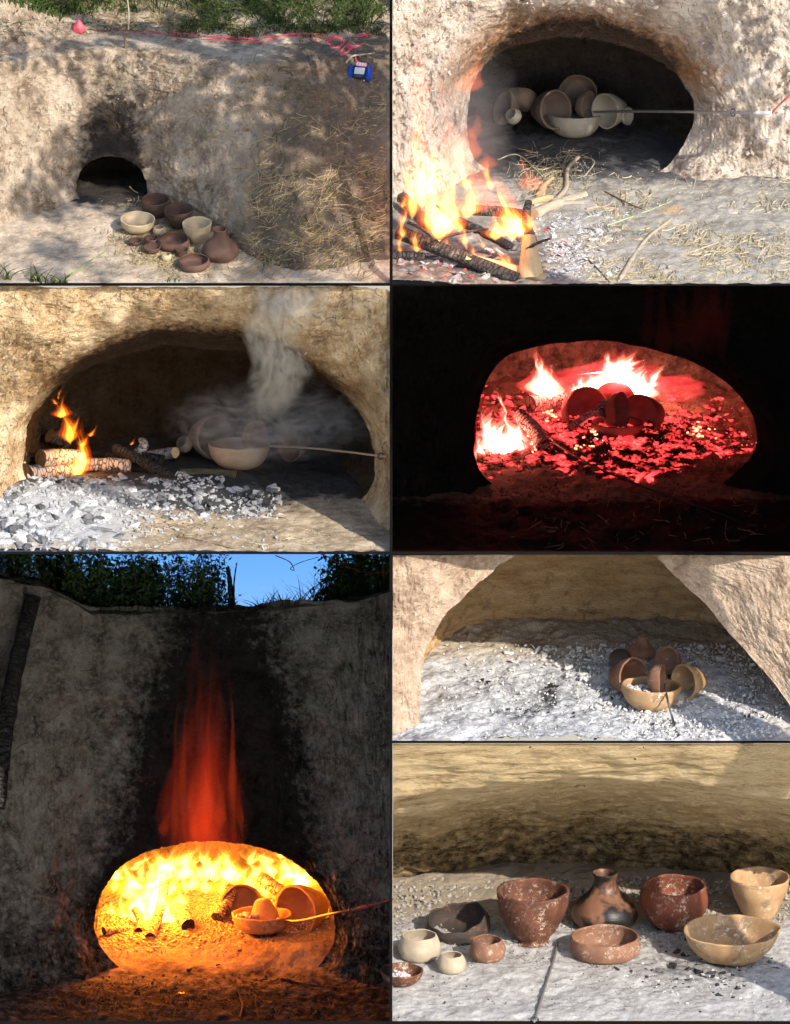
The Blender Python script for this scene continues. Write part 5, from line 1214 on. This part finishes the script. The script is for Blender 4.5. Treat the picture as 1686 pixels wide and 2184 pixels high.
lumps('charcoal', lump_set('charcoal', COAL_L, 3, .6, 430), eb, [(fle(x, y), s) for x, y, s in ((1170, 790, .03), (1110, 760, .02), (1000, 770, .02), (480, 735, .02), (620, 745, .02), (660, 890, .022), (850, 860, .015), (1240, 780, .018))])
probe('temperature_probe', 'probe with pinkish sleeve resting at the blazing mouth edge', [pe(1240, 550, YP-.05), pe(1380, 570, YP-.2), pe(1600, 522, YE-.22), pe(1770, 490, YE-.36), pe(1850, 468, YE-.40)], .0075, m_plain('probe_bronze', (.40, .28, .15), .35, .5, .7), .72, .80,
      [pe(1950, 440, YE-.4), pe(2060, 410, YE-.38)], PINKDIM, PINKDIM)
# --- flames
FE3 = (m_flame('flame_amber', (1, .32, .01), 2.2), m_flame('flame_gold', (1, .50, .03), 6.), m_flame('flame_white_gold', (1, .76, .20), 26.)); FE_O = m_flame('flame_amber_veil', (1, .36, .015), 2.6)
FE_R = m_flame('flame_tall_red', (1, .055, .010), .24); FE_R2 = m_flame('flame_red_strand', (1, .085, .012), 1.7)
fe = empty('fire', fe_(500, 640)); tag(fe, 'blinding yellow blaze filling the dusk kiln mouth', 'fire')
ft = empty('fire', pe(750, 40, YE-.1)); tag(ft, 'tall red flame streaming up the sooty bank', 'fire')
def Ze_(l): return [(*ze(a, b_), *ze(c_, d_), w_) for a, b_, c_, d_, w_ in l]
YB1 = fe_(400, 560).y
L = []
for _ in range(26): x = random.gauss(370, 120); L.append((x, random.uniform(470, 660), x+random.uniform(-90, 90), random.uniform(90, 360), random.uniform(16, 44)))
flame3(fe, Ze_(L), YB1, FE3, .12)
L = []
for _ in range(42): x = random.uniform(130, 1450); L.append((x, random.uniform(280, 440), x+random.uniform(-220, 280), random.uniform(10, 230), random.uniform(12, 44)))
flame3(fe, Ze_(L), YB1+.30, FE3, .15)
L = []
for _ in range(30): x = random.uniform(250, 1400); L.append((x, random.uniform(150, 330), x+random.uniform(-260, 330), random.uniform(-10, 110), random.uniform(10, 30)))
flame3(fe, Ze_(L), YE+.30, FE3, .12)
L = []
for _ in range(14): x = random.uniform(100, 1450); L.append((x, random.uniform(400, 480), x+random.uniform(-160, 160), random.uniform(20, 200), random.uniform(40, 90)))
flame_px(fe, Ze_(L), YB1+.5, FE_O)
L = [(*ZE(random.gauss(875, 55), random.uniform(1300, 1380)), *ZE(random.gauss(885, 40), random.uniform(180, 620)), random.uniform(14, 32)) for _ in range(32)]
L += [(*ZE(random.gauss(880, 75), random.uniform(1300, 1380)), *ZE(random.gauss(880, 60), random.uniform(600, 1000)), random.uniform(16, 36)) for _ in range(18)]
flame_px(ft, L, YE-.27, FE_R, .04)
L = [(*ZE(a, b_), *ZE(c_, d_), w_) for a, b_, c_, d_, w_ in [(1010, 1290, 945, 280, 8), (1000, 1280, 965, 420, 10), (790, 1290, 765, 480, 11), (740, 1290, 790, 430, 9), (900, 1200, 890, 230, 8), (880, 1100, 850, 740, 7), (700, 1230, 720, 1060, 12), (1040, 1240, 990, 900, 9), (830, 1240, 800, 760, 14), (940, 1200, 930, 800, 12)]]
flame_px(ft, L, YE-.27, FE_R2)
glow('fire_light', pe(430, 300, YB1-.1), 75, (1, .22, .012), .12)
glow('fire_light', pe(760, 260, YB1-.45), 6, (1, .10, .006), .12)
glow('fire_light', pe(1050, 300, YB1+.2), 50, (1, .22, .012), .12)
# --- litter in front
it = []
for _ in range(520):
    px, py = random.uniform(0, 826), random.uniform(2090, 2172); it.append(straw_px(SE, px, py, random.uniform(6, 40), random.uniform(0, 3.14), random.uniform(.0015, .004), .012))
tag(link('straw_litter', ribbon_mesh('straw_litter', it), STRAW_DK), 'charred straw and twigs on the dark ground in front', 'straw', kind='stuff')
pl = [(SE(random.uniform(0, 826), random.uniform(2080, 2174), .003), random.uniform(.004, .013)) for _ in range(500)]
crumbs('charcoal_bits', COAL, pl, None, 'charcoal bits strewn on the dark ground in front', 'charcoal')
se_ = empty('ember', SE(386, 2118)); tag(se_, 'lone glowing ember on the dark ground before the sill', 'ember')
lumps('coal', lump_set('coal', EMBER_O, 1, .5, 450), se_, [(SE(386, 2118, .01), .014), (SE(392, 2117, .01), .009)])
stick('twig', 'dark twig pile end beside the mouth sill', [SE(600, 2088, .03), SE(650, 2100, .03), SE(700, 2105, .02)], .008, LOG_BLACK, 'twig')
stick('twig', 'pale standing twig on the front ground', [SE(512, 2172, .02), SE(518, 2145, .05), SE(512, 2128, .06)], .008, BARK, 'twig')
crumbs('clod_rubble', m_lump('clod_dusk', (.20, .17, .13), (.38, .34, .28), (.10, .08, .06)), [(SE(x, y, .004), random.uniform(.006, .02)) for x, y in ((random.uniform(0, 826), random.uniform(1300, 2040)) for _ in range(900)) if abs(x-440) > 190+(y-1300)*.09], None, 'crumbly clods standing out of the dusk bank', 'clods')
rootlets('root_litter', 'fine roots hanging out of the dusk bank', SE, [(0, 200, 1330, 1900), (660, 820, 1310, 1900)], 110, BARK, (10, 50), (.0015, .003))
# ================================================================== scene f: looking into the kiln, pots on white ash
zF = Yc(1580)*CT
def gF(x, y):
    x = np.asarray(x, float); y = np.asarray(y, float)
    return zF+.06*np.exp(-((x-X(1450))/.45)**2-((y-.75)/.35)**2)+.05*sstep(.5, 1.2, y)
def YmF(x, z): return np.asarray(z, float)*TT+.24
YmF.px = lambda px, py: pd(px, py, .23).y
out_f = [(888, 1620), (896, 1560), (901, 1491), (902, 1430), (912, 1379), (942, 1328), (985, 1282), (1040, 1228), (1098, 1186), (1165, 1150), (1240, 1138), (1330, 1150), (1410, 1200), (1464, 1255),
         (1530, 1323), (1581, 1379), (1637, 1440), (1690, 1512), (1725, 1590), (1690, 1650), (1500, 1668), (1250, 1676), (1000, 1662), (905, 1650)]
def faceF(x, z): return np.asarray(z, float)*TT-.01+0*np.asarray(x)
def soot_fd(x, z, d): return 0*x
ob, cf = bank('bank_terrain', 'pinkish earth edges of the kiln mouth framing the ash bed', out_f, YmF, faceF, (X(838.5), X(1800), zF-.02, Yc(1183)*CT+.10), EARTH_FC, depth=1.62, flare=1.10,
     wtop=.34, wside=.34, amp=.030, soot=None, chamber_soot=0., chamber_mat=EARTH_F, seed=51, ni=110, zclip=zF-.03, camp=.028)
# darkens the chamber's back, most of all low down
me = ob.data; n = len(me.vertices); co = np.zeros(n*3, np.float32); me.vertices.foreach_get('co', co); co = co.reshape(-1, 3)
me.attributes['soot'].data.foreach_set('value', (.22*sstep(.40, 1.1, co[:, 1])*sstep(zF+.55, zF+.10, co[:, 2])+.0*co[:, 0]).astype(np.float32))
me.attributes['scorch'].data.foreach_set('value', (.35*sstep(.3, .9, co[:, 1])).astype(np.float32))
clip_above(me, Yc(1184.5))
ground('ash_ground', 'white ash bed covering the floor of the opened kiln', X(838.5), X(1800), -.362, 1.7, gF, ASH_F, nx=240, ny=200, seed=53, amp=.022,
       soot=lambda x, y: .75*np.exp(-((x-X(1175))/.07)**2-((y-.35)/.22)**2)+.5*np.exp(-((x-X(1110))/.16)**2-((y+.02)/.18)**2)+.2*sstep(.8, 1.3, y), scorch=lambda x, y: .8*sstep(.55, 1.1, y)+.5*sstep(X(1500), X(1680), x))
SF = Surf(838, 1700, 1184, 1582, lambda x, Y, z: (z <= gF(x, Y)), d0=-.02, d1=3.)
def of(zx, zy, lift=0.): return SF(*ZF(zx, zy), lift)
pf = of(1098, 655)
pot('orange_bowl', 'orange clay bowl holding ash in front on the white ash', 'bowl', .162, CLAY_ORANGE, pf+Vector((0, 0, -.01)), (-.05, .05, 0), seed=71)
pot_axis('brown_bowl', 'brown bowl on edge standing in the ash filled orange bowl', 'bowl', .094, CLAY_TERRA, ZF(1150, 545), pf.y, (.97, -.22, .06), seed=72)
pot_axis('textured_bowl', 'rough red brown bowl tipped open beside the orange bowl', 'cone', .106, CLAY_TERRA, ZF(1030, 530), pf.y+.16, (.66, -.70, .22), basket=True, seed=73)
pot_axis('deep_bowl', 'tan deep bowl lying on its side towards the kiln edge', 'cone', .096, CLAY_ORANGE, ZF(1238, 548), pf.y+.12, (-.72, -.66, .12), seed=74)
pot_axis('brown_bowl', 'red brown bowl leaning open behind the tan deep bowl', 'bowl', .084, CLAY_TERRA, ZF(1165, 462), pf.y+.32, (-.62, -.62, .45), seed=75)
pot('jug', 'brown jug standing at the back of the ash bed', 'jug', .028, CLAY_TERRA, of(1060, 452), (0, .1, 0), 'jug', seed=76, th=.2)
pot_axis('dark_bowl', 'dark sooty bowl turned over beside the brown jug', 'bowl', .062, CLAY_BLACK, ZF(972, 455), pf.y+.42, (.25, .3, -.9), seed=77)
pot_axis('small_bowl', 'small bowl half buried in ash behind the tan deep bowl', 'bowl', .05, CLAY_ORANGE, ZF(1375, 560), pf.y+.36, (.2, .3, .9), seed=78)
af = empty('ash_fill', pf+Vector((-.05, 0, .09))); tag(af, 'lumps of white ash lying inside the orange bowl', 'ash')
lumps('ash_lump', lump_set('ash_lump', ASHL_FL, 4, .6, 460), af, [(pf+Vector((random.uniform(-.11, .02), random.uniform(-.07, .06), .085+random.uniform(0, .03))), random.uniform(.010, .022)) for _ in range(40)])
probe('temperature_probe', 'dark probe running from the bowl out over the ash', [pY(*ZF(1160, 560), pf.y-.02), pY(*ZF(1172, 625), pf.y-.20), pY(*ZF(1195, 710), -.1), pY(*ZF(1225, 800), -.36)], .0062, DARKSTEEL, .95, 2, None)
ab = empty('ash_bed', of(1300, 700)); tag(ab, 'loose white ash lumps round the pots in the opened kiln', 'ash')
pl = []
while len(pl) < 280:
    zx, zy = random.uniform(480, 1600), random.uniform(400, 785)
    if zx < 820 and zy > 500 and random.random() < .9: continue
    pl.append((of(zx, zy, .004)+Vector((0, 0, .010)), random.uniform(.009, .024)))
lumps('ash_lump', lump_set('ash_lump', ASHL_FL, 6, .6, 470), ab, pl)
pl = []
for _ in range(5200):
    zx, zy = random.uniform(220, 1660), random.uniform(395, 790)
    if zx < 780 and random.random() < .7: continue
    pl.append((of(zx, zy, .002)+Vector((0, 0, random.uniform(0, .016))), random.uniform(.003, .011)))
crumbs('ash_crumbs', ASHL_F, pl, ab)
crumbs('charcoal_bits', COAL, [(of(max(240, random.gauss(x, s)), random.gauss(y, s*.5), .003)+Vector((0, 0, .014)), random.uniform(.004, .013)) for x, y, s, n in ((690, 580, 18, 24), (570, 680, 40, 22), (760, 680, 30, 12), (1520, 690, 30, 14), (410, 560, 12, 10), (900, 760, 200, 16)) for _ in range(n)], ab)
# ================================================================== scene g: fired pots lined up on ash under the vault
zG = Yc(2178)*CT
def gG(x, y):
    x = np.asarray(x, float); y = np.asarray(y, float)
    return zG+.035*sstep(.55, 1.5, y)+.02*np.sin(x*3)*sstep(.2, .8, y)
A = cab(0, Yc(1586), .02); Cc = Vector((0, .95, -1.86)); Bp = Vector((0, 1.62, zG-.05))
nx, ns = 320, 200
xs = np.linspace(X(838.5), X(1800), nx); ss = np.linspace(0, 1, ns)
Xg = np.repeat(xs[None], ns, 0); Sg = np.repeat(ss[:, None], nx, 1); q = ((Xg-X(1270))/1.1)**2
Mm = A+Vector((0, .26, -.30)); U = np.clip((Sg-.22)/.78, 0, 1); b0, b1, b2 = (1-U)**2, 2*U*(1-U), U**2
Yg = b0*(Mm.y-.02*q)+b1*(Cc.y-.25*q)+b2*(Bp.y-.22*q); Zg = b0*(Mm.z-.10*q)+b1*(Cc.z-.14*q)+b2*Bp.z
kk = np.clip(Sg/.22, 0, 1); Yg = np.where(Sg < .22, A.y+(Mm.y-.02*q-A.y)*kk**1.15, Yg); Zg = np.where(Sg < .22, A.z+(Mm.z-.10*q-A.z)*kk, Zg)
P = np.stack([Xg, Yg, Zg], -1).reshape(-1, 3)
lay = fbm(P*np.array([.8, 1.3, 4.2]), 5., 5, .6); big = fbm(P, 2.2, 3)
dsp = np.clip(Sg.reshape(-1)*8, 0, 1)*(.028*lay*(.35+.65*sstep(.2, .5, Sg.reshape(-1)))+.030*big); P[:, 1] += dsp*.8; P[:, 2] += dsp*.5
so = .55*sstep(.48, .80, Sg.reshape(-1)+.10*big)*(1-.35*sstep(X(1300), X(1650), P[:, 0])*sstep(.75, .4, Sg.reshape(-1))); sc = .5*sstep(.25, .6, Sg.reshape(-1))  # vault colour darkened towards the back to deepen its shade
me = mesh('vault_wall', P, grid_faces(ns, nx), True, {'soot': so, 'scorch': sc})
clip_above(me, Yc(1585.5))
tag(link('vault_wall', me, EARTH_G), 'yellow fired earth vault of the kiln, painted darker towards its shaded back', 'vault', kind='structure')
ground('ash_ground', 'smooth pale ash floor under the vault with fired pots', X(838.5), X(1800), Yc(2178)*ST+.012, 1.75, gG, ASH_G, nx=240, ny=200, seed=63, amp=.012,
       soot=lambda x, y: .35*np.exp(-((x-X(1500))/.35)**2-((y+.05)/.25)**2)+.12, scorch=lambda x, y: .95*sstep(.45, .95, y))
SG = Surf(838, 1700, 1586, 2180, lambda x, Y, z: (z <= gG(x, Y)), d0=-.02, d1=3.)
def og(zx, zy, lift=0.): return SG(*ZG(zx, zy), lift)
def pot_g(name, label, shape, cx, Rz, bot, mat, base=.35, cat='bowl', rot=(0, 0, 0), k=1., **kw):
    Rp = Rz*.5086; p = SG(*ZG(cx, bot-base*Rz*ST)); d = (p).dot(Vector((0, CT, -ST)))
    return pot(name, label, shape, Rp/400*(1+d/DC)*k, mat, p+Vector((0, 0, -.004)), rot, cat, None, **kw)
pot_g('textured_goblet', 'tall dark red textured pot on a narrow foot', 'footed', 605, 148, 862, CLAY_REDDK, .5, 'pot', seed=81, basket=True, th=.06)
pot_g('jug', 'smoke blackened brown jug with a narrow neck', 'jug', 908, 51, 800, CLAY_SMOKED, 1.2, 'jug', seed=82, th=.16)
pot_g('footed_bowl', 'red round bowl on a low foot with white scratches', 'goblet', 1198, 137, 808, CLAY_RED, .5, 'bowl', seed=83, th=.07)
pot_g('deep_bowl', 'plain orange deep bowl behind the spouted bowl', 'cone', 1556, 127, 758, CLAY_ORANGE, .5, 'bowl', seed=84, th=.07)
pot_g('spouted_bowl', 'large orange oval bowl with a pointed spout on the ash', 'dish', 1436, 204, 938, CLAY_ORANGE, .3, 'bowl', seed=85, th=.05, spout=True, squash=.92, wob=.05)
pot_g('shallow_bowl', 'low terracotta bowl with upright sides beside the probe', 'tub', 908, 142, 935, CLAY_TERRA, .9, 'bowl', seed=86, th=.06)
pot_g('round_jar', 'speckled grey buff round jar at the picture edge', 'globe', 131, 73, 928, CLAY_GREYB, .6, 'jar', seed=87, th=.09)
pot_g('small_pot', 'small red brown pot beside the tall textured pot', 'globe', 416, 62, 930, CLAY_TERRA, .6, 'pot', seed=88, th=.10)
pot_g('small_jar', 'tiny buff jar in front of the round jar', 'jar', 266, 45, 978, CLAY_GREYB, .7, 'jar', seed=89, th=.14)
pd1 = pot_g('small_dish', 'red brown dish filled with ash, nearest of the fired pots', 'dish', 56, 92, 1026, CLAY_REDDK, .3, 'dish', seed=90, th=.09)
pot_g('blackened_bowl', 'blackened broken bowl tilted behind the round jar', 'tub', 300, 130, 838, CLAY_BLACK, .8, 'bowl', seed=91, th=.07, rot=(.12, -.18, .3), rimwave=.12)
af = empty('ash_fill', pd1.location+Vector((0, 0, .05))); tag(af, 'white ash lumps lying in the red brown dish', 'ash')
lumps('ash_lump', lump_set('ash_lump', ASHL_FL, 4, .6, 500), af, [(pd1.location+Vector((random.gauss(0, .03), random.gauss(0, .025), .045+random.uniform(0, .012))), random.uniform(.010, .02)) for _ in range(26)])
probe('temperature_probe', 'grey rod lying over the ash between the fired pots', [og(712, 845, .03), og(690, 930, .02), og(655, 1040, .02), og(612, 1178, .02)], .0075, m_plain('rod_grey', (.20, .20, .19), .5, .4, .3), .97, 2, None)
ch = empty('charcoal_scatter', og(1300, 970)); tag(ch, 'black charcoal lumps scattered before the spouted bowl', 'charcoal')
pl = [(og(x, y, .006), s) for x, y, s in ((1190, 955, .026), (1250, 965, .026), (1300, 968, .028), (1355, 975, .022), (1400, 980, .022), (1240, 905, .016), (1210, 885, .014), (1160, 890, .012), (1440, 985, .020), (1470, 1040, .018), (1500, 1030, .016), (1385, 1025, .014), (1390, 1070, .014), (1450, 1078, .014), (1520, 1035, .014), (1620, 955, .014), (1130, 970, .012), (1080, 960, .014), (960, 958, .016), (1310, 905, .012), (1315, 1140, .014), (1480, 935, .018))]
pl = [(p_, s_*1.35) for p_, s_ in pl]+[(og(random.gauss(1330, 140), random.gauss(960, 45), .004), random.uniform(.005, .016)) for _ in range(130)]
lumps('charcoal_lump', lump_set('charcoal_lump', COAL_L, 5, .7, 510), ch, pl)
crumbs('charcoal_dust', COAL, [(og(random.uniform(30, 1686), random.uniform(860, 1165), .001), random.uniform(.002, .008)) for _ in range(320)]+[(og(random.gauss(1330, 150), random.gauss(970, 50), .002), random.uniform(.002, .006)) for _ in range(420)], ch)
ab = empty('ash_crumb_bed', og(700, 700)); tag(ab, 'greyish ash crumbs banked up behind the fired pots', 'ash')
crumbs('ash_crumbs', m_lump('ash_crumb_dull', (.34, .31, .27), (.52, .49, .45), (.16, .14, .12)), [(og(random.uniform(30, 1686), random.uniform(575, 860), .002), random.uniform(.005, .019)) for _ in range(3200)]+[(og(random.uniform(30, 1686), random.uniform(840, 960), .001), random.uniform(.002, .008)) for _ in range(1200)], ab)
lumps('ash_lump', lump_set('ash_lump', ASHL_FL, 5, .6, 520), ab, [(og(random.gauss(1330, 170), random.gauss(985, 55), .002)+Vector((0, 0, .004)), random.uniform(.005, .012)) for _ in range(110)])
# ================================================================== off-picture surroundings: an unseen tree added to shade, and the land
gr = mesh('ground', [(-400, -400, -7.2), (400, -400, -7.2), (400, 400, -7.2), (-400, 400, -7.2)], [(0, 1, 2, 3)], False, {'soot': [0]*4, 'scorch': [0]*4})
tag(link('ground', gr, m_plain('land', (.46, .40, .31), .95)), 'open dry land that the display case stands on', 'land', kind='structure')
tree = empty('shade_tree', (3.6, -2.4, -7.2)); tag(tree, 'unseen leafy tree added beside the case to shade its upper scenes', 'tree')
def shade(px0, px1, py0, py1, Yf, n, leaves, r, size=.07):  # puts leaf clumps on the sun's rays to shade chosen areas
    out = []
    for _ in range(n):
        px, py = random.uniform(px0, px1), random.uniform(py0, py1)
        p = pY(px, py, Yf) if not isinstance(Yf, Surf) else Yf(px, py)
        yc = p.y*ST+p.z*CT; t_ = max(1.4, (3.15-yc)/S.dot(Vector((0, ST, CT))))+random.uniform(0, .7)
        c = p+S*t_
        for _ in range(leaves): out.append(c+Vector(RNG.normal(size=3))*r-tree.location)
    return out
pts = []
pts += shade(150, 840, 105, 480, SA, 30, 20, .10)
pts += shade(420, 840, 60, 604, SA, 40, 20, .10)
pts += shade(-20, 160, 260, 470, SA, 9, 18, .10)
pts += shade(-20, 420, 60, 110, SA, 9, 16, .07)
pts += shade(300, 540, 400, 520, SA, 15, 18, .09)
pts += shade(-20, 300, 480, 604, SA, 6, 14, .05)
pts += shade(980, 1500, 70, 330, 2.75, 60, 24, .11)
pts += shade(60, 830, 790, 1060, 1.15, 120, 24, .11)
leaf_cluster('crown', pts, .06, LEAF, tree)
top = Vector((2.6, -2.2, 3.6))-tree.location
link('trunk', tube_mesh('trunk', smooth_path([Vector((0, 0, 0)), Vector((.1, .05, 4.5)), Vector((-.3, .1, 8.)), top], 24), [.26-.008*i for i in range(25)], 12, True, .05), BARK, tree)
for e in ((-1.2, .2, 4.0), (.2, .2, 4.1), (1.2, -.5, 3.9), (1.4, -1.6, 3.9), (.6, -2.2, 4.2)):
    q = Vector(e)-tree.location; link('branch', tube_mesh('branch', smooth_path([top, (top+q)/2+Vector((0, 0, .35)), q], 14), [.09-.0055*i for i in range(15)], 8, True, .05), BARK, tree)
